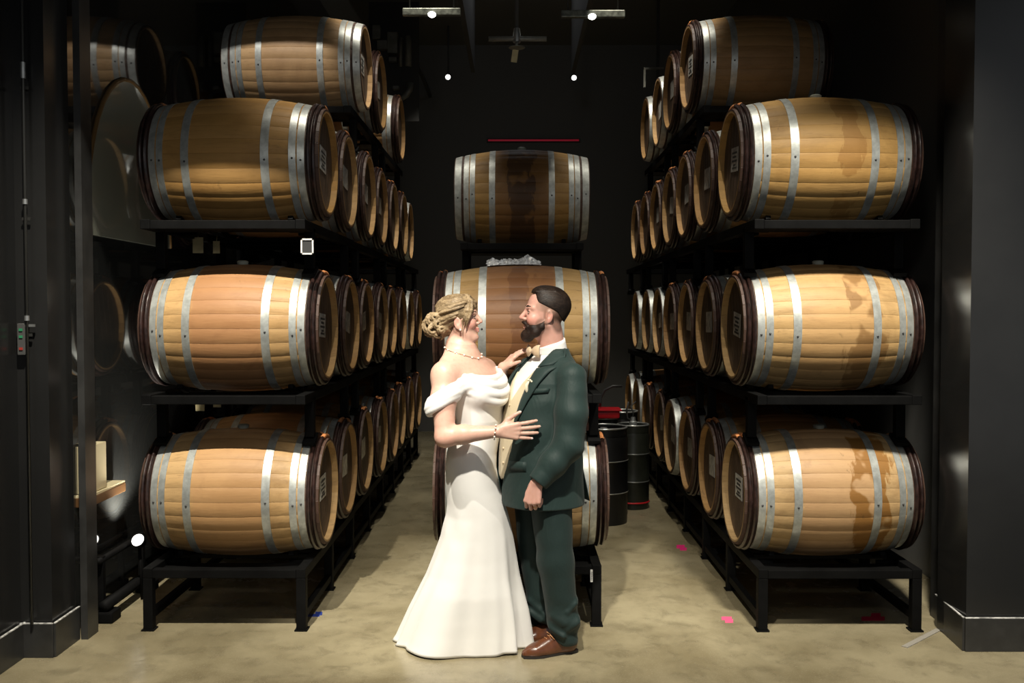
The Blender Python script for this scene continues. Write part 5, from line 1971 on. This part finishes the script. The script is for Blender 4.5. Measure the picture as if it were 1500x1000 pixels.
# shoes
leather = NT('brown_leather')
_c = leather.coords()
leather = leather.out(leather.mix(leather.ramp(leather.noise(_c, 14, 3), 0.3, 0.7), (0.070, 0.023, 0.010), (0.125, 0.042, 0.017)), 0.26, 0, 0.6)
sole_m = simple('dark_shoe_sole', (0.018, 0.014, 0.012), 0.6)
lace_m = simple('tan_lace', (0.45, 0.21, 0.09), 0.6)


def shoe(heel, toe):
    heel, toe = np.array([*heel, 0.0]), np.array([*toe, 0.0])
    L = np.linalg.norm(toe - heel)
    f = (toe - heel) / L
    l = np.array([-f[1], f[0], 0])

    def P(a, b, z):
        return heel + f * a * L + l * b + np.array([0, 0, z])
    R = np.stack([f, l, [0, 0, 1]], 1)
    lo = np.minimum(heel, toe) - 0.09
    hi = np.maximum(heel, toe) + 0.09
    lo[2], hi[2] = 0.0, 0.19
    F = Field(lo, hi, 0.0028)
    F.ell(P(0.14, 0, 0.045), (0.040, 0.034, 0.050), 0.0, R)
    F.ell(P(0.40, 0, 0.036), (0.090, 0.036, 0.042), 0.03, R)
    F.ell(P(0.68, 0, 0.030), (0.075, 0.045, 0.034), 0.03, R)
    F.cone(P(0.78, 0.012, 0.028), P(0.955, 0.009, 0.019), 0.027, 0.0135, 0.02)
    F.cone(P(0.78, -0.012, 0.028), P(0.955, -0.009, 0.019), 0.027, 0.0135, 0.02)
    F.cone(P(0.22, 0, 0.05), P(0.22, 0, 0.115), 0.040, 0.046, 0.03)
    F.cone(P(0.30, 0, 0.085), P(0.66, 0, 0.048), 0.030, 0.020, 0.03)
    F.cut(lambda x, y, z: z - 0.013 + 0 * x + 0 * y, lo, (hi[0], hi[1], 0.013), 0.0)
    sh_ = F.build('shoe', leather, groom, 2)
    sh_['label'] = 'brown leather lace-up dress shoe'
    outl = [(-0.005, 0.016), (0.03, 0.028), (0.12, 0.033), (0.35, 0.031), (0.52, 0.037), (0.68, 0.044), (0.82, 0.039), (0.94, 0.027), (1.005, 0.017)]
    v, n = [], 2 * len(outl)
    for z in (0.0005, 0.013):
        for a, w in outl:
            v.append(P(a, w, z))
        for a, w in reversed(outl):
            v.append(P(a, -w, z))
    ff = [tuple(range(n, 2 * n)), tuple(reversed(range(n)))] + [(i, (i + 1) % n, n + (i + 1) % n, n + i) for i in range(n)]
    link_mesh('sole', v, ff, sole_m, sh_)
    for q in range(3):
        a = 0.52 + 0.06 * q
        zt = 0.092 - 0.009 * q
        tube('lace', [P(a, -0.024, zt - 0.016), P(a + 0.01, -0.010, zt), P(a, 0.010, zt), P(a - 0.01, 0.024, zt - 0.016)], 0.0028, lace_m, sh_, 8)
    tube('lace', [P(0.47, -0.034, 0.082), P(0.53, -0.020, 0.104), P(0.50, 0.0, 0.098), P(0.53, 0.020, 0.103), P(0.47, 0.034, 0.082)], 0.003, lace_m, sh_, 8)
    tube('seam', [P(0.62, -0.041, 0.046), P(0.60, -0.034, 0.064), P(0.60, -0.020, 0.073)], 0.0014, sole_m, sh_, 6)


shoe((0.302, -0.050), (0.036, -0.150))
shoe((0.235, 0.165), (0.052, 0.045))
